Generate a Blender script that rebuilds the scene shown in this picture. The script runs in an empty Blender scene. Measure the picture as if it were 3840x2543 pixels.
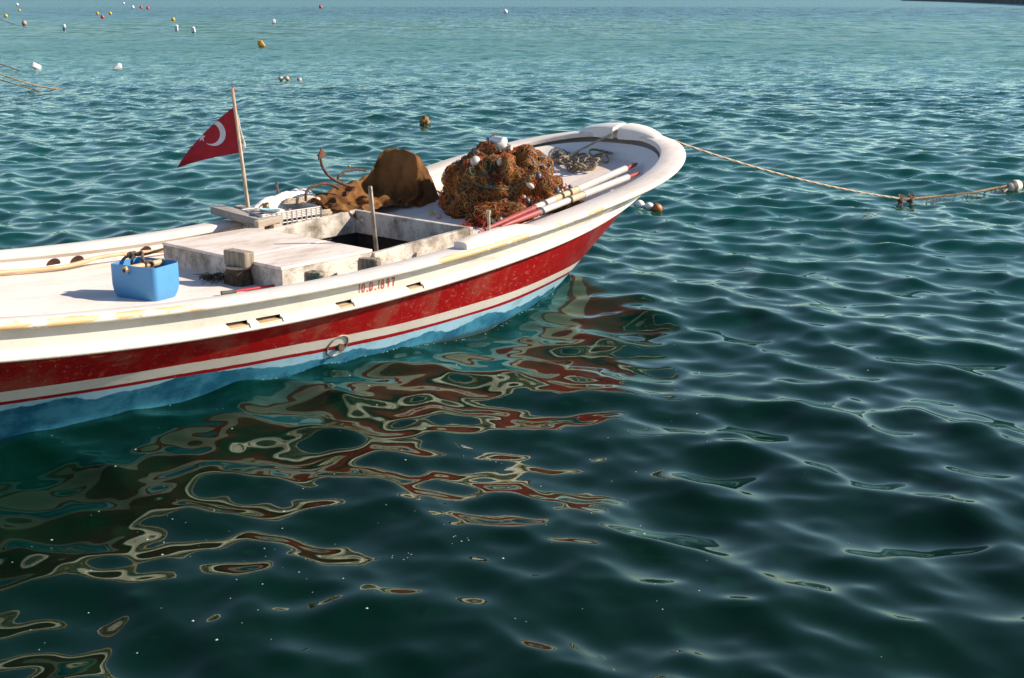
import bpy, bmesh, math, random
import numpy as np
from mathutils import Vector, Matrix, noise as mnoise
rng = np.random.default_rng(7); random.seed(7)
R = math.radians
sc = bpy.context.scene
COL = sc.collection

# ------------------------------------------------------------------ camera, sky, sun, exposure
cam_d = bpy.data.cameras.new("camera"); cam = bpy.data.objects.new("camera", cam_d); COL.objects.link(cam)
cam.location = (0, 0, 2.4); cam.rotation_euler = (R(90 - 15.276), 0, 0)
cam_d.sensor_width = 36; cam_d.lens = 43.73; cam_d.clip_end = 30000; cam_d.clip_start = .05
sc.camera = cam
SUN_AZ, SUN_EL = 85.0, 30.5
world = bpy.data.worlds.new("World"); sc.world = world; world.use_nodes = True
wn = world.node_tree; bg = wn.nodes["Background"]
sky = wn.nodes.new("ShaderNodeTexSky"); sky.sky_type = 'NISHITA'; sky.sun_disc = False
sky.sun_elevation = R(SUN_EL); sky.sun_rotation = R(SUN_AZ); sky.air_density = .72; sky.dust_density = .30; sky.ozone_density = 1.3
wn.links.new(sky.outputs[0], bg.inputs[0]); bg.inputs[1].default_value = .108
sd = bpy.data.lights.new("sun", 'SUN'); sd.energy = 5.0; sd.angle = R(.5); sd.color = (1, .89, .75)
sun = bpy.data.objects.new("sun", sd); COL.objects.link(sun)
sv = Vector((math.sin(R(SUN_AZ)) * math.cos(R(SUN_EL)), math.cos(R(SUN_AZ)) * math.cos(R(SUN_EL)), math.sin(R(SUN_EL))))
sun.rotation_euler = sv.to_track_quat('Z', 'Y').to_euler(); sun.location = sv * 60
vs = sc.view_settings; vs.view_transform = 'Standard'; vs.look = 'None'; vs.exposure = .72; vs.gamma = 1
sc.cycles.max_bounces = 8; sc.cycles.caustics_refractive = False; sc.cycles.blur_glossy = .6

# ------------------------------------------------------------------ tags
def tag(o, label=None, cat=None, group=None, kind=None):
    if label: o["label"] = label
    if cat: o["category"] = cat
    if group: o["group"] = group
    if kind: o["kind"] = kind
    return o

# ------------------------------------------------------------------ materials
MATS = {}
class NB:
    def __init__(s, name):
        s.m = bpy.data.materials.new(name); s.m.use_nodes = True; s.t = s.m.node_tree; s.b = s.t.nodes["Principled BSDF"]
        s.out = s.t.nodes["Material Output"]; s.tc = s.t.nodes.new("ShaderNodeTexCoord")
    def n(s, typ, **kw):
        nd = s.t.nodes.new("ShaderNode" + typ)
        for k, v in kw.items():
            if k.startswith("_"): setattr(nd, k[1:], v)
            else:
                key = int(k[1:]) if k[0] == "i" and k[1:].isdigit() else k.replace("__", " ")
                s.set(nd.inputs[key], v)
        return nd
    def set(s, inp, v):
        if hasattr(v, "is_output"): s.t.links.new(v, inp)
        elif hasattr(v, "outputs"): s.t.links.new(v.outputs[0], inp)
        else:
            if isinstance(v, (tuple, list)) and len(v) == 3 and inp.type == 'RGBA': v = (*v, 1)
            inp.default_value = v
    def math(s, op, a, b=0., c=None, clamp=False):
        nd = s.n("Math", _operation=op, _use_clamp=clamp, i0=a, i1=b)
        if c is not None: s.set(nd.inputs[2], c)
        return nd.outputs[0]
    def mix(s, f, a, b):
        nd = s.n("Mix", _data_type='RGBA'); s.set(nd.inputs[0], f); s.set(nd.inputs[6], a); s.set(nd.inputs[7], b); return nd.outputs[2]
    def coords(s, scale=(1, 1, 1), space="Object", rot=(0, 0, 0), loc=(0, 0, 0)):
        return s.n("Mapping", Vector=s.tc.outputs[space], Scale=scale, Rotation=rot, Location=loc).outputs[0]
    def noise(s, scale, detail=4., rough=.55, vec=None, dist=0.):
        nd = s.n("TexNoise", Scale=scale, Detail=detail, Roughness=rough, Distortion=dist)
        s.set(nd.inputs["Vector"], vec if vec is not None else s.tc.outputs["Object"]); return nd.outputs[0]
    def ramp(s, f, a, b):                       # smooth 0..1 between a and b
        nd = s.n("MapRange", _interpolation_type='SMOOTHSTEP'); s.set(nd.inputs[0], f); nd.inputs[1].default_value = a; nd.inputs[2].default_value = b
        return nd.outputs[0]
    def bump(s, h, strength=.3, dist=.01):
        s.set(s.b.inputs["Normal"], s.n("Bump", Height=h, Strength=strength, Distance=dist))
    def xyz(s, space="Object"):
        return s.n("SeparateXYZ", Vector=s.tc.outputs[space]).outputs

def plain(name, col, rough=.6, var=.25, scale=20., bump=.15, metal=0., dark=None, spec=.5):
    if name in MATS: return MATS[name]
    b = NB(name); n1 = b.noise(scale, 6.)
    dk = dark or tuple(c * (1 - 2 * var) if var < .5 else 0 for c in col)
    b.set(b.b.inputs["Base Color"], b.mix(b.ramp(n1, .35, .65), dk, col))
    b.b.inputs["Roughness"].default_value = rough; b.b.inputs["Metallic"].default_value = metal
    b.b.inputs["Specular IOR Level"].default_value = spec
    if bump: b.bump(b.noise(scale * 3, 5.), bump, .004)
    MATS[name] = b.m; return b.m

def white_paint(name, base=(.80, .75, .69), grime=(.42, .36, .28), amt=.35, streak=(3, 3, 3), specks=.35, rough=.42, peel=None, rust=0., scr=.66):
    """old gloss paint: grime clouds, scratches, chips down to wood, rust weeps"""
    if name in MATS: return MATS[name]
    b = NB(name)
    v = b.coords(streak)
    g = b.ramp(b.noise(1.6, 8., .62, v), .42, .72)
    g2 = b.ramp(b.noise(9., 7., .7, v), .50, .72)
    c = b.mix(b.math('MULTIPLY', g, amt), base, grime)
    c = b.mix(b.math('MULTIPLY', g2, amt * .55), c, tuple(x * .75 for x in grime))
    sm_ = b.ramp(b.noise(1., 6., .62, b.coords((1.6 * streak[0], 9 * streak[1], 9 * streak[2]), loc=(3, 1, 0))), .60, .74)
    c = b.mix(b.math('MULTIPLY', sm_, amt), c, tuple(x * f for x, f in zip(grime, (.85, .72, .6))))
    # short dark scratches
    sv_ = b.coords((4 * streak[0], 22 * streak[1], 22 * streak[2]))
    s1 = b.ramp(b.noise(3., 3., .6, sv_), scr, scr + .06)
    s1 = b.math('MULTIPLY', s1, b.ramp(b.noise(3.5, 5., .65, b.coords(loc=(7, 2, 4))), .42, .62))
    c = b.mix(b.math('MULTIPLY', s1, specks), c, (.16, .12, .09))
    sp = b.ramp(b.noise(70., 2., .5), .72, .76)
    c = b.mix(b.math('MULTIPLY', sp, specks), c, (.2, .13, .08))
    if rust:
        rv = b.coords((16, 16, 3.0))
        r1 = b.ramp(b.noise(1., 3., .5, rv), .66, .76)
        c = b.mix(b.math('MULTIPLY', r1, rust), c, (.45, .20, .05))
    h = b.noise(34., 6., .6)
    if peel:
        x = b.xyz(); m = 0.
        for (x0, x1, ysgn, y0, th) in peel:          # worn stretches of the rail
            mx = b.math('MULTIPLY', b.ramp(x[0], x0, x0 + .25), b.math('SUBTRACT', 1., b.ramp(x[0], x1 - .25, x1)))
            my = b.ramp(b.math('MULTIPLY', x[1], ysgn), y0, y0 + .03)
            w = b.math('MULTIPLY', mx, my)
            nz = b.noise(5., 9., .62, b.coords((1.0, 3.0, 3.0)))
            m2 = b.ramp(b.math('ADD', nz, b.math('MULTIPLY', w, .22)), th, th + .015)
            m2 = b.math('MULTIPLY', m2, b.ramp(w, .02, .2))
            m = b.math('MAXIMUM', m, m2)
        wood = b.mix(b.noise(12., 6., .6, b.coords((1, 8, 8))), (.62, .36, .16), (.72, .47, .24))
        c = b.mix(m, c, wood)
        h = b.math('SUBTRACT', b.math('MULTIPLY', h, .3), m)
    b.set(b.b.inputs["Base Color"], c)
    b.set(b.b.inputs["Roughness"], b.math('ADD', b.math('MULTIPLY', g, .3), rough))
    b.bump(h, .22, .004)
    MATS[name] = b.m; return b.m

def scuffed(name, base, scuff, amt=.6, dark=None, rough=.32, runs=None):
    """coloured topside paint with scuffs, chalky clouds and runs"""
    if name in MATS: return MATS[name]
    b = NB(name)
    cl = b.ramp(b.noise(2.2, 7., .65, b.coords((1, 1, 2.2))), .48, .78)
    c = b.mix(cl, base, dark or tuple(x * .72 for x in base))
    sc1 = b.ramp(b.noise(26., 8., .75, b.coords((.6, 1, 1))), .55, .68)
    area = b.ramp(b.noise(1.3, 3., .5), .38, .58)
    c = b.mix(b.math('MULTIPLY', b.math('MULTIPLY', sc1, area), amt), c, scuff)
    dia = b.ramp(b.noise(5., 6., .7, b.coords((2.6, 2.6, 1.0), rot=(0, R(38), 0)), .8), .585, .72)
    c = b.mix(b.math('MULTIPLY', dia, amt * .55), c, scuff)
    if runs:
        rn = b.ramp(b.noise(1., 4., .55, b.coords((4, 4, .35))), .50, .68)
        c = b.mix(b.math('MULTIPLY', rn, .5), c, runs)
    ch = b.ramp(b.noise(95., 1., .4), .745, .765)
    c = b.mix(ch, c, (.7, .6, .5))
    b.set(b.b.inputs["Base Color"], c); b.b.inputs["Roughness"].default_value = rough
    b.bump(b.noise(18., 6.), .08, .006)
    MATS[name] = b.m; return b.m

def wood(name, a=(.42, .36, .29), d=(.16, .13, .10), scale=5., along=0, rough=.8, crack=.6):
    if name in MATS: return MATS[name]
    b = NB(name); s = [14., 14., 14.]; s[along] = 1.2
    v = b.coords(tuple(s)); n1 = b.noise(scale * .5, 7., .65, v, .4); n2 = b.ramp(b.noise(scale * 1.3, 5., .6, v), .60, .70)
    c = b.mix(b.ramp(n1, .3, .7), d, a)
    c = b.mix(b.math('MULTIPLY', n2, crack), c, tuple(x * .3 for x in d))
    b.set(b.b.inputs["Base Color"], c); b.b.inputs["Roughness"].default_value = rough
    b.bump(n1, .5, .006); MATS[name] = b.m; return b.m

def simple(name, col, rough=.5, **k): return plain(name, col, rough, **k)

# ------------------------------------------------------------------ mesh builder
class MB:
    def __init__(s): s.v = []; s.f = []; s.mi = []; s.n = 0
    def add(s, v, f, m=0):
        v = [tuple(map(float, p)) for p in v]; s.v += v; s.f += [tuple(i + s.n for i in q) for q in f]; s.mi += [m] * len(f); s.n += len(v); return s
    def box(s, c, d, rot=None, m=0, taper=1.):
        x, y, z = [q / 2 for q in d]; P = [(-x, -y, -z), (x, -y, -z), (x, y, -z), (-x, y, -z), (-x * taper, -y * taper, z), (x * taper, -y * taper, z), (x * taper, y * taper, z), (-x * taper, y * taper, z)]
        if rot is not None:
            M = Matrix.Rotation(rot[2], 3, 'Z') @ Matrix.Rotation(rot[1], 3, 'Y') @ Matrix.Rotation(rot[0], 3, 'X'); P = [tuple(M @ Vector(p)) for p in P]
        return s.add([(p[0] + c[0], p[1] + c[1], p[2] + c[2]) for p in P], [(0, 3, 2, 1), (4, 5, 6, 7), (0, 1, 5, 4), (1, 2, 6, 5), (2, 3, 7, 6), (3, 0, 4, 7)], m)
    def hexa(s, P, m=0):                          # eight corners: bottom ring then top ring
        return s.add(P, [(0, 3, 2, 1), (4, 5, 6, 7), (0, 1, 5, 4), (1, 2, 6, 5), (2, 3, 7, 6), (3, 0, 4, 7)], m)
    def tube(s, pts, r, k=8, m=0, cap=True, jitter=0.):
        P = np.array(pts, float); n = len(P); rr = np.full(n, r, float) if np.isscalar(r) else np.array(r, float)
        T = np.gradient(P, axis=0); T /= np.linalg.norm(T, axis=1)[:, None] + 1e-12
        a = np.array([0, 0, 1.]) if abs(T[0, 2]) < .9 else np.array([1., 0, 0])
        N_ = np.cross(T[0], a); N_ /= np.linalg.norm(N_); V = []
        for i in range(n):
            N_ = N_ - T[i] * (N_ @ T[i]); N_ /= np.linalg.norm(N_) + 1e-12; B_ = np.cross(T[i], N_)
            for j in range(k):
                t = 2 * math.pi * j / k; q = rr[i] * (1 + (jitter * (random.random() - .5) if jitter else 0))
                V.append(P[i] + q * (math.cos(t) * N_ + math.sin(t) * B_))
        F = [(i * k + j, i * k + (j + 1) % k, (i + 1) * k + (j + 1) % k, (i + 1) * k + j) for i in range(n - 1) for j in range(k)]
        if cap: F += [tuple(range(k))[::-1], tuple((n - 1) * k + j for j in range(k))]
        return s.add(V, F, m)
    def lathe(s, prof, k=16, m=0, M=None):        # profile of (radius, height) about +Z, then matrix M
        V = []; F = []; n = len(prof)
        for (r, z) in prof:
            for j in range(k): t = 2 * math.pi * j / k; V.append(Vector((r * math.cos(t), r * math.sin(t), z)))
        for i in range(n - 1):
            for j in range(k): F.append((i * k + j, i * k + (j + 1) % k, (i + 1) * k + (j + 1) % k, (i + 1) * k + j))
        F += [tuple(range(k))[::-1], tuple((n - 1) * k + j for j in range(k))]
        if M is not None: V = [M @ v for v in V]
        return s.add(V, F, m)
    def ball(s, c, r, k=12, m=0, rot=None, lump=0.):
        rx, ry, rz = (r, r, r) if np.isscalar(r) else r; V = []; F = []; h = max(6, k * 2 // 3)
        M = Matrix.Identity(3) if rot is None else (Matrix.Rotation(rot[2], 3, 'Z') @ Matrix.Rotation(rot[1], 3, 'Y') @ Matrix.Rotation(rot[0], 3, 'X'))
        for i in range(h + 1):
            ph = math.pi * min(max(i / h, .012), .988)
            for j in range(k):
                t = 2 * math.pi * j / k; d = Vector((math.sin(ph) * math.cos(t), math.sin(ph) * math.sin(t), math.cos(ph)))
                q = 1 + (lump * mnoise.noise(d * 2.2 + Vector(c) * 7) if lump else 0)
                V.append(M @ Vector((d.x * rx * q, d.y * ry * q, d.z * rz * q)) + Vector(c))
        for i in range(h):
            for j in range(k): F.append((i * k + j, (i + 1) * k + j, (i + 1) * k + (j + 1) % k, i * k + (j + 1) % k))
        F += [tuple(range(k)), tuple(h * k + j for j in range(k))[::-1]]
        return s.add(V, F, m)
    def grid(s, G, m=0, wrap=False):              # G[i][j] points
        n = len(G); k = len(G[0]); V = [p for r in G for p in r]; F = []
        for i in range(n - 1):
            for j in range(k if wrap else k - 1): F.append((i * k + j, i * k + (j + 1) % k, (i + 1) * k + (j + 1) % k, (i + 1) * k + j))
        return s.add(V, F, m)
    def build(s, name, mats, parent=None, origin=(0, 0, 0), smooth=True, bevel=0., flat=False, auto=40):
        me = bpy.data.meshes.new(name); o = Vector(origin)
        me.from_pydata([(p[0] - o.x, p[1] - o.y, p[2] - o.z) for p in s.v], [], s.f)
        for mm in (mats if isinstance(mats, (list, tuple)) else [mats]): me.materials.append(mm)
        me.polygons.foreach_set("material_index", s.mi)
        bm = bmesh.new(); bm.from_mesh(me); bmesh.ops.recalc_face_normals(bm, faces=bm.faces); bm.to_mesh(me); bm.free()
        if smooth:
            me.polygons.foreach_set("use_smooth", [True] * len(me.polygons)); me.set_sharp_from_angle(angle=R(auto))
        me.update(); ob = bpy.data.objects.new(name, me); COL.objects.link(ob)
        if parent: ob.parent = parent
        if bevel:
            md = ob.modifiers.new("bevel", 'BEVEL'); md.width = bevel; md.segments = 2; md.limit_method = 'ANGLE'; md.angle_limit = R(40)
        return ob

def empty(name, loc, rz=0.):
    o = bpy.data.objects.new(name, None); COL.objects.link(o); o.location = loc; o.rotation_euler = (0, 0, rz); o.empty_display_size = .2; return o
def crom(P, n):                                   # Catmull-Rom through points
    P = np.array(P, float); Q = np.vstack([2 * P[0] - P[1], P, 2 * P[-1] - P[-2]]); out = []
    m = len(P) - 1
    for t in np.linspace(0, m, n):
        i = min(int(t), m - 1); x = t - i; a, b, c, d = Q[i], Q[i + 1], Q[i + 2], Q[i + 3]
        out.append(.5 * ((2 * b) + (c - a) * x + (2 * a - 5 * b + 4 * c - d) * x * x + (3 * b - a - 3 * c + d) * x ** 3))
    return np.array(out)
def csurf(rows, n, m):                            # smooth surface through a grid of control points
    A = np.array([crom(r, m) for r in rows]); return np.stack([crom(A[:, j], n) for j in range(m)], 1)

# ------------------------------------------------------------------ the boat's own frame: u forward, v to starboard, z up
AZ = .71046; BO = Vector((1.16176, 12.19682, 0)); BRZ = math.pi / 2 - AZ
AV = Vector((math.sin(AZ), math.cos(AZ), 0)); NV = Vector((AV.y, -AV.x, 0))
def W(u, v, z): return BO + AV * u + NV * v + Vector((0, 0, z))
def L(u, v, z): return (u, -v, z)                 # to a mesh in the boat's frame
def on_boat(name, u, v, z): return empty(name, W(u, v, z), BRZ)
def zz(u): x = u / 8; return 1.16353 + 1.67014 * x + 1.29951 * x * x - .19526 * x ** 3
def zdk(u): return zz(u) - .14 - .02 * np.clip((u + 3.2) / 2.5, 0, 1)

def half_outline(tip, B, Lb, p, q, tap, us, ue, pw=2.2, ex=.6):
    a = np.pi / 2 * np.linspace(0, 1, 400) ** 1.0
    u = -Lb + Lb * np.cos(a) ** (2 / p) + tip; b = B * np.sin(a) ** (2 / q)
    u2 = np.linspace(-Lb + tip, us, 120)[1:]; b2 = B - tap * (u2 - tip + Lb) ** 2
    x = np.linspace(0, 1, 160)[1:]; x = 1 - (1 - x) ** 1.7
    u3 = us + (ue - us) * x; b3 = b2[-1] * np.maximum(1 - x ** pw, 0) ** ex
    return np.r_[u, u2, u3], np.r_[b, b2, b3]
def offset(u, b, d):
    du = np.gradient(u); db = np.gradient(b); n = np.hypot(du, db) + 1e-12
    nu, nb = -db / n * -1, -du / n                # outward normal (forward at the bow)
    nu[0], nb[0] = 1, 0; nu[-1], nb[-1] = -1, 0
    return u - d * nu, np.maximum(b - d * nb, 0)
SLOTS = [(-5.705, -5.55), (-5.485, -5.30), (-4.85, -4.715), (-4.215, -4.075)]
MIDU = np.array(sorted(set(list(np.round(np.linspace(-2.9, -7.0, 60), 3)) + [x for s in SLOTS for x in s])))[::-1]
def resample(u, b, n_bow=64, shift=0., n_st=28):
    """bow by arc length, middle at fixed u, stern by arc length: rows of every level match index by index"""
    def part(sel, n):
        uu, bb = u[sel], b[sel]; s = np.r_[0, np.cumsum(np.hypot(np.diff(uu), np.diff(bb)))]; t = np.linspace(0, s[-1], n)
        return np.interp(t, s, uu), np.interp(t, s, bb)
    k0 = np.argmax(u < MIDU[0] - shift); k1 = np.argmax(u < MIDU[-1] - shift)
    a = part(slice(0, k0 + 1), n_bow); c = part(slice(k1 - 1, len(u)), n_st)
    mu = MIDU[1:-1] - shift; mb = np.interp(-mu, -u[k0 - 1:k1 + 1], b[k0 - 1:k1 + 1])
    return np.r_[a[0], mu, c[0]], np.r_[a[1], mb, c[1]]
CU, CB = half_outline(0, 1.22841, 1.59362, 2.09914, 2.3995, .00067, -7.2, -9.2)
QU, QB = half_outline(-.25316, 1.18328, 2.49881, 1.87078, 2.47627, .0006, -7.1, -9.0)
VU, VB = half_outline(-1.08434, .92198, 2.08271, 1.49411, 1.35972, .026, -6.2, -8.4, 1.3, 1.)
def zrail(u): return zz(u + .25316) - (.22614 - .05569 * u / 8 - .1095 * (u / 8) ** 2)
def capw(u): return .234 - .0674 * np.clip((-u - 1.59) / 4, 0, 1.5)
def lvl_cap(d):
    u, b = resample(*offset(CU, CB, d)); return u, b
def loop(u, b, z):                                # closed ring, starboard tip->stern then port stern->tip
    S = [L(x, y, w) for x, y, w in zip(u, b, z)]; Pt = [L(x, -y, w) for x, y, w in zip(u, b, z)]
    return S + Pt[::-1][1:-1]
# ------------------------------------------------------------------ water, sea bed, far shores
NEAR_K = []
def wave_set():
    comps = []
    r = np.random.default_rng(11)
    for lam, slope, n, spread, mean in ((7., .016, 6, 25, 50), (4., .024, 8, 28, 50), (2.1, .030, 8, 28, 52), (1.0, .066, 16, 35, 48), (.62, .104, 28, 42, 36), (.40, .108, 30, 46, 26), (.26, .074, 28, 52, 22), (.17, .034, 20, 60, 22), (.12, .016, 16, 75, 22)):
        for i in range(n):
            l = lam * math.exp(r.normal(0, .16)); az = R(mean + r.normal(0, spread)); k = 2 * math.pi / l
            a = slope / k * math.sqrt(2. / n) * (.7 + .6 * r.random())
            comps.append((k * math.sin(az), k * math.cos(az), a, r.random() * 2 * math.pi, l))
    return comps
WC = wave_set()
def wave(x, y, spacing=None):
    z = np.zeros_like(x); dx = np.zeros_like(x); dy = np.zeros_like(x)
    d = np.hypot(x, y)
    amp = .92 + .08 * np.clip((d - 7) / 9, 0, 1)
    for kx, ky, a, ph, l in WC:
        k = math.hypot(kx, ky); p = kx * x + ky * y + ph
        s = a * amp
        if l < .5: s = s * (.80 + .20 * np.clip((d - 6) / 8, 0, 1))
        if spacing is not None: s = s * np.clip((l / spacing - 1.7) / 1.5, 0, 1)
        c = np.cos(p); z += s * c; sn = np.sin(p) * s * .8
        dx -= kx / k * sn; dy -= ky / k * sn
    return dx, dy, z
def sea_z(x, y):
    return float(wave(np.array([x], float), np.array([y], float))[2][0])
def build_water():
    r1 = np.exp(np.arange(math.log(.8), math.log(420), .0046)); r2 = np.exp(np.arange(math.log(420), math.log(9000), .03))
    rr = np.r_[r1, r2]
    az = np.r_[np.arange(-180, -44, 4.), np.arange(-44, 44.01, .17), np.arange(48, 180, 4.)]
    RR, AA = np.meshgrid(rr, np.radians(az), indexing='ij')
    x = RR * np.sin(AA); y = RR * np.cos(AA)
    daz = np.gradient(np.radians(az))[None, :] * RR; dr = np.gradient(rr)[:, None] + 0 * RR
    sp = np.maximum(np.minimum(daz, 5.), dr)
    dx, dy, z = wave(x, y, sp)
    V = np.stack([x + dx, y + dy, z], -1).reshape(-1, 3).astype(np.float32)
    n, k = RR.shape
    idx = np.arange(n * k).reshape(n, k)
    a = idx[:-1, :]; b = np.roll(idx, -1, 1)[:-1, :]; c = np.roll(idx, -1, 1)[1:, :]; d = idx[1:, :]
    F = np.stack([a, d, c, b], -1).reshape(-1, 4)
    # centre disc
    cv = len(V); V = np.vstack([V, [[0, 0, 0]]]).astype(np.float32)
    me = bpy.data.meshes.new("water"); nf = len(F); nt_ = k
    me.vertices.add(len(V)); me.vertices.foreach_set("co", V.ravel())
    T = np.stack([np.full(k, cv), idx[0], np.roll(idx[0], -1)], -1)
    loops = np.r_[F.ravel(), T.ravel()].astype(np.int32)
    me.loops.add(len(loops)); me.loops.foreach_set("vertex_index", loops)
    me.polygons.add(nf + nt_)
    st = np.r_[np.arange(nf) * 4, nf * 4 + np.arange(nt_) * 3].astype(np.int32)
    me.polygons.foreach_set("loop_start", st)
    me.polygons.foreach_set("use_smooth", np.ones(nf + nt_, bool))
    me.update(calc_edges=True); me.validate()
    if me.polygons[len(me.polygons) // 2].normal.z < 0: me.flip_normals()
    b = NB("sea_water"); t = b.t; t.nodes.remove(b.b)
    pos = b.n("NewGeometry").outputs["Position"]
    dist = b.n("VectorMath", _operation='LENGTH', i0=pos).outputs["Value"]
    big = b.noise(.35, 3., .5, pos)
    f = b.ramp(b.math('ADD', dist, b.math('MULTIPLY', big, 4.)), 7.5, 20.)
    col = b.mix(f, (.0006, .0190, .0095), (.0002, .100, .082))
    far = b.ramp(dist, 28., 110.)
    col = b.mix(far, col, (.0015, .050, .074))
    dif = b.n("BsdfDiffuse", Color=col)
    tr = b.n("BsdfTransparent", Color=(.30, .60, .58))
    body = b.n("MixShader"); body.inputs[0].default_value = .50
    b.set(body.inputs[1], tr.outputs[0]); b.set(body.inputs[2], dif.outputs[0])
    # ripples too small for the mesh
    rp = b.noise(2.2, 3., .6, b.n("Mapping", Vector=pos, Scale=(1, 1, 1)).outputs[0])
    rs = b.math('MULTIPLY', b.ramp(dist, 10., 60.), b.math('SUBTRACT', .9, b.math('MULTIPLY', b.ramp(dist, 22., 55.), .9)))
    rp2 = b.noise(.8, 4., .6, pos)
    hb = b.math('ADD', rp, b.math('MULTIPLY', rp2, 1.6))
    bmp = b.n("Bump", Height=hb, Strength=rs, Distance=.16)
    fw = b.noise(.22, 6., .62, b.n("Mapping", Vector=pos, Scale=(1, 1.6, 1)).outputs[0])
    b2 = b.n("Bump", Height=fw, Distance=1.3); b.set(b2.inputs["Strength"], b.math('MULTIPLY', b.ramp(dist, 25., 40.), b.math('SUBTRACT', .15, b.math('MULTIPLY', b.ramp(dist, 45., 90.), .15)))); b.set(b2.inputs["Normal"], bmp); bmp = b2
    b.set(dif.inputs["Normal"], bmp)
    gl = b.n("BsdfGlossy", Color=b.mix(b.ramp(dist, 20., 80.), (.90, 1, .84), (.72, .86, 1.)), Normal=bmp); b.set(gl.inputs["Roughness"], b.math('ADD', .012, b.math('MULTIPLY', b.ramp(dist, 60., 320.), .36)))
    fr = b.n("Fresnel", IOR=1.333, Normal=bmp).outputs[0]
    fr = b.math('MULTIPLY', b.math('POWER', fr, 1.18), b.math('SUBTRACT', 1.27, b.math('MULTIPLY', b.ramp(dist, 18., 72.), .93)))
    lane = b.noise(1., 5., .7, b.n("Mapping", Vector=pos, Scale=(.55, .075, 1), Rotation=(0, 0, R(8))).outputs[0])   # gusts: patches of steeper, darker ripples
    lane2 = b.noise(1., 3., .6, b.n("Mapping", Vector=pos, Scale=(1.9, .16, 1), Rotation=(0, 0, R(-6))).outputs[0])
    gust = b.math('MULTIPLY', b.math('SUBTRACT', b.math('ADD', lane, lane2), 1.), b.math('MULTIPLY', b.ramp(dist, 40., 130.), 3.6))
    fr = b.math('MULTIPLY', fr, b.math('ADD', 1., gust), clamp=True)
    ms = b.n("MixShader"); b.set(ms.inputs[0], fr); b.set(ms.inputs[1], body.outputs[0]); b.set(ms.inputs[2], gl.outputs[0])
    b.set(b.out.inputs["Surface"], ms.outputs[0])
    me.materials.append(b.m)
    o = bpy.data.objects.new("water", me); COL.objects.link(o); tag(o, "teal sea water with short wind ripples", None, kind="structure"); return o
build_water()
def build_bed():
    m = MB(); g = []
    for i in range(41):
        row = []
        for j in range(41):
            x = (i - 20) * 1.5 * (1 + abs(i - 20) * .12); y = (j - 20) * 1.5 * (1 + abs(j - 20) * .12) + 8
            row.append((x, y, -2.6 - .02 * max(y, 0) + .25 * mnoise.noise(Vector((x * .25, y * .25, 0)))))
        g.append(row)
    m.grid(g)
    b = NB("sea_bed"); n1 = b.ramp(b.noise(1.1, 6., .6), .38, .66)
    b.set(b.b.inputs["Base Color"], b.mix(n1, (.006, .018, .007), (.065, .105, .030))); b.b.inputs["Roughness"].default_value = .9
    tag(m.build("sea_bed", b.m), "dark weedy sea bed under the water", kind="structure")
build_bed()
def hills(name, az0, az1, d0, d1, hfun, col, label, n=120, rows=14):
    m = MB(); g = []
    for i in range(n + 1):
        t = i / n; az = R(az0 + (az1 - az0) * t); dd = d0(t); row = []
        for j in range(rows + 1):
            s = j / rows; r = dd + d1 * s
            h = hfun(t) * math.sin(math.pi * s * .55) ** .8 * (1 + .28 * mnoise.noise(Vector((t * 30, s * 6, 3)))) if j else -.6
            row.append((r * math.sin(az), r * math.cos(az), h))
        g.append(row)
    m.grid(g)
    b = NB(name + "_ground"); n1 = b.noise(.02, 7., .65); n2 = b.noise(.25, 5., .6)
    c = b.mix(b.ramp(n1, .4, .6), col[0], col[1]); c = b.mix(b.ramp(n2, .45, .62), c, col[2])
    b.set(b.b.inputs["Base Color"], c); b.b.inputs["Roughness"].default_value = 1.
    tag(m.build(name, b.m), label, kind="structure")
hills("hill_shore", 16.8, 62., lambda t: 2400 * math.exp(-t * 17) + 250, 500, lambda t: 26 + 30 * t, ((.03, .05, .03), (.05, .06, .035), (.16, .12, .07)), "dark scrubby shore of the bay at the far right")
hills("far_hills", -75., 75., lambda t: 6500 + 900 * math.sin(t * 9), 1500, lambda t: 160 + 70 * math.sin(t * 17) + 50 * math.sin(t * 31 + 2), ((.05, .08, .08), (.07, .09, .08), (.10, .10, .08)), "low hills on the far side of the bay")
# ------------------------------------------------------------------ materials of the boat
M_top = white_paint("topside_white", (.55, .485, .42), (.34, .285, .23), .45, (1.2, 1.2, 1.2), .30, .38, rust=.10)  # white darkened to stand in for the shading of the strake's tilt
M_cap = white_paint("cap_rail_white", (.76, .675, .59), (.40, .31, .23), .42, (1.0, 3, 3), .30, .45,
                    peel=[(-7.8, -5.75, -1., 1.165, .70), (-4.3, -2.75, -1., 1.185, .70), (-2.9, -1.5, -1., 1.19, .78)])
M_rub = white_paint("rub_rail_white", (.82, .745, .65), (.50, .39, .28), .32, (1, 3, 3), .30, .35)
M_line = white_paint("bulwark_white", (.80, .74, .66), (.55, .48, .40), .22, (1.2, 1.2, 1.2), .25, .45)
M_deck = white_paint("deck_paint", (.80, .70, .62), (.44, .33, .24), .42, (.9, 2.0, 2.0), .40, .55)
M_hatch = white_paint("hatch_paint", (.76, .66, .575), (.40, .30, .21), .85, (1.0, 2.5, 2.5), .75, .6)
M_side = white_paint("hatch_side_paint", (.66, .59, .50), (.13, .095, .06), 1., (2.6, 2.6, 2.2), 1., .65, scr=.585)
M_red = scuffed("red_topside", (.33, .0045, .006), (.62, .16, .10), .9, (.20, .004, .008), .30, runs=(.30, .09, .06))
M_stripe = white_paint("stripe_white", (.64, .585, .52), (.42, .34, .26), .35, (1.5, 1.5, 1.5), .2, .4)
M_thin = scuffed("red_stripe", (.30, .004, .010), (.5, .12, .08), .4, (.22, .004, .01), .35)
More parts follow.
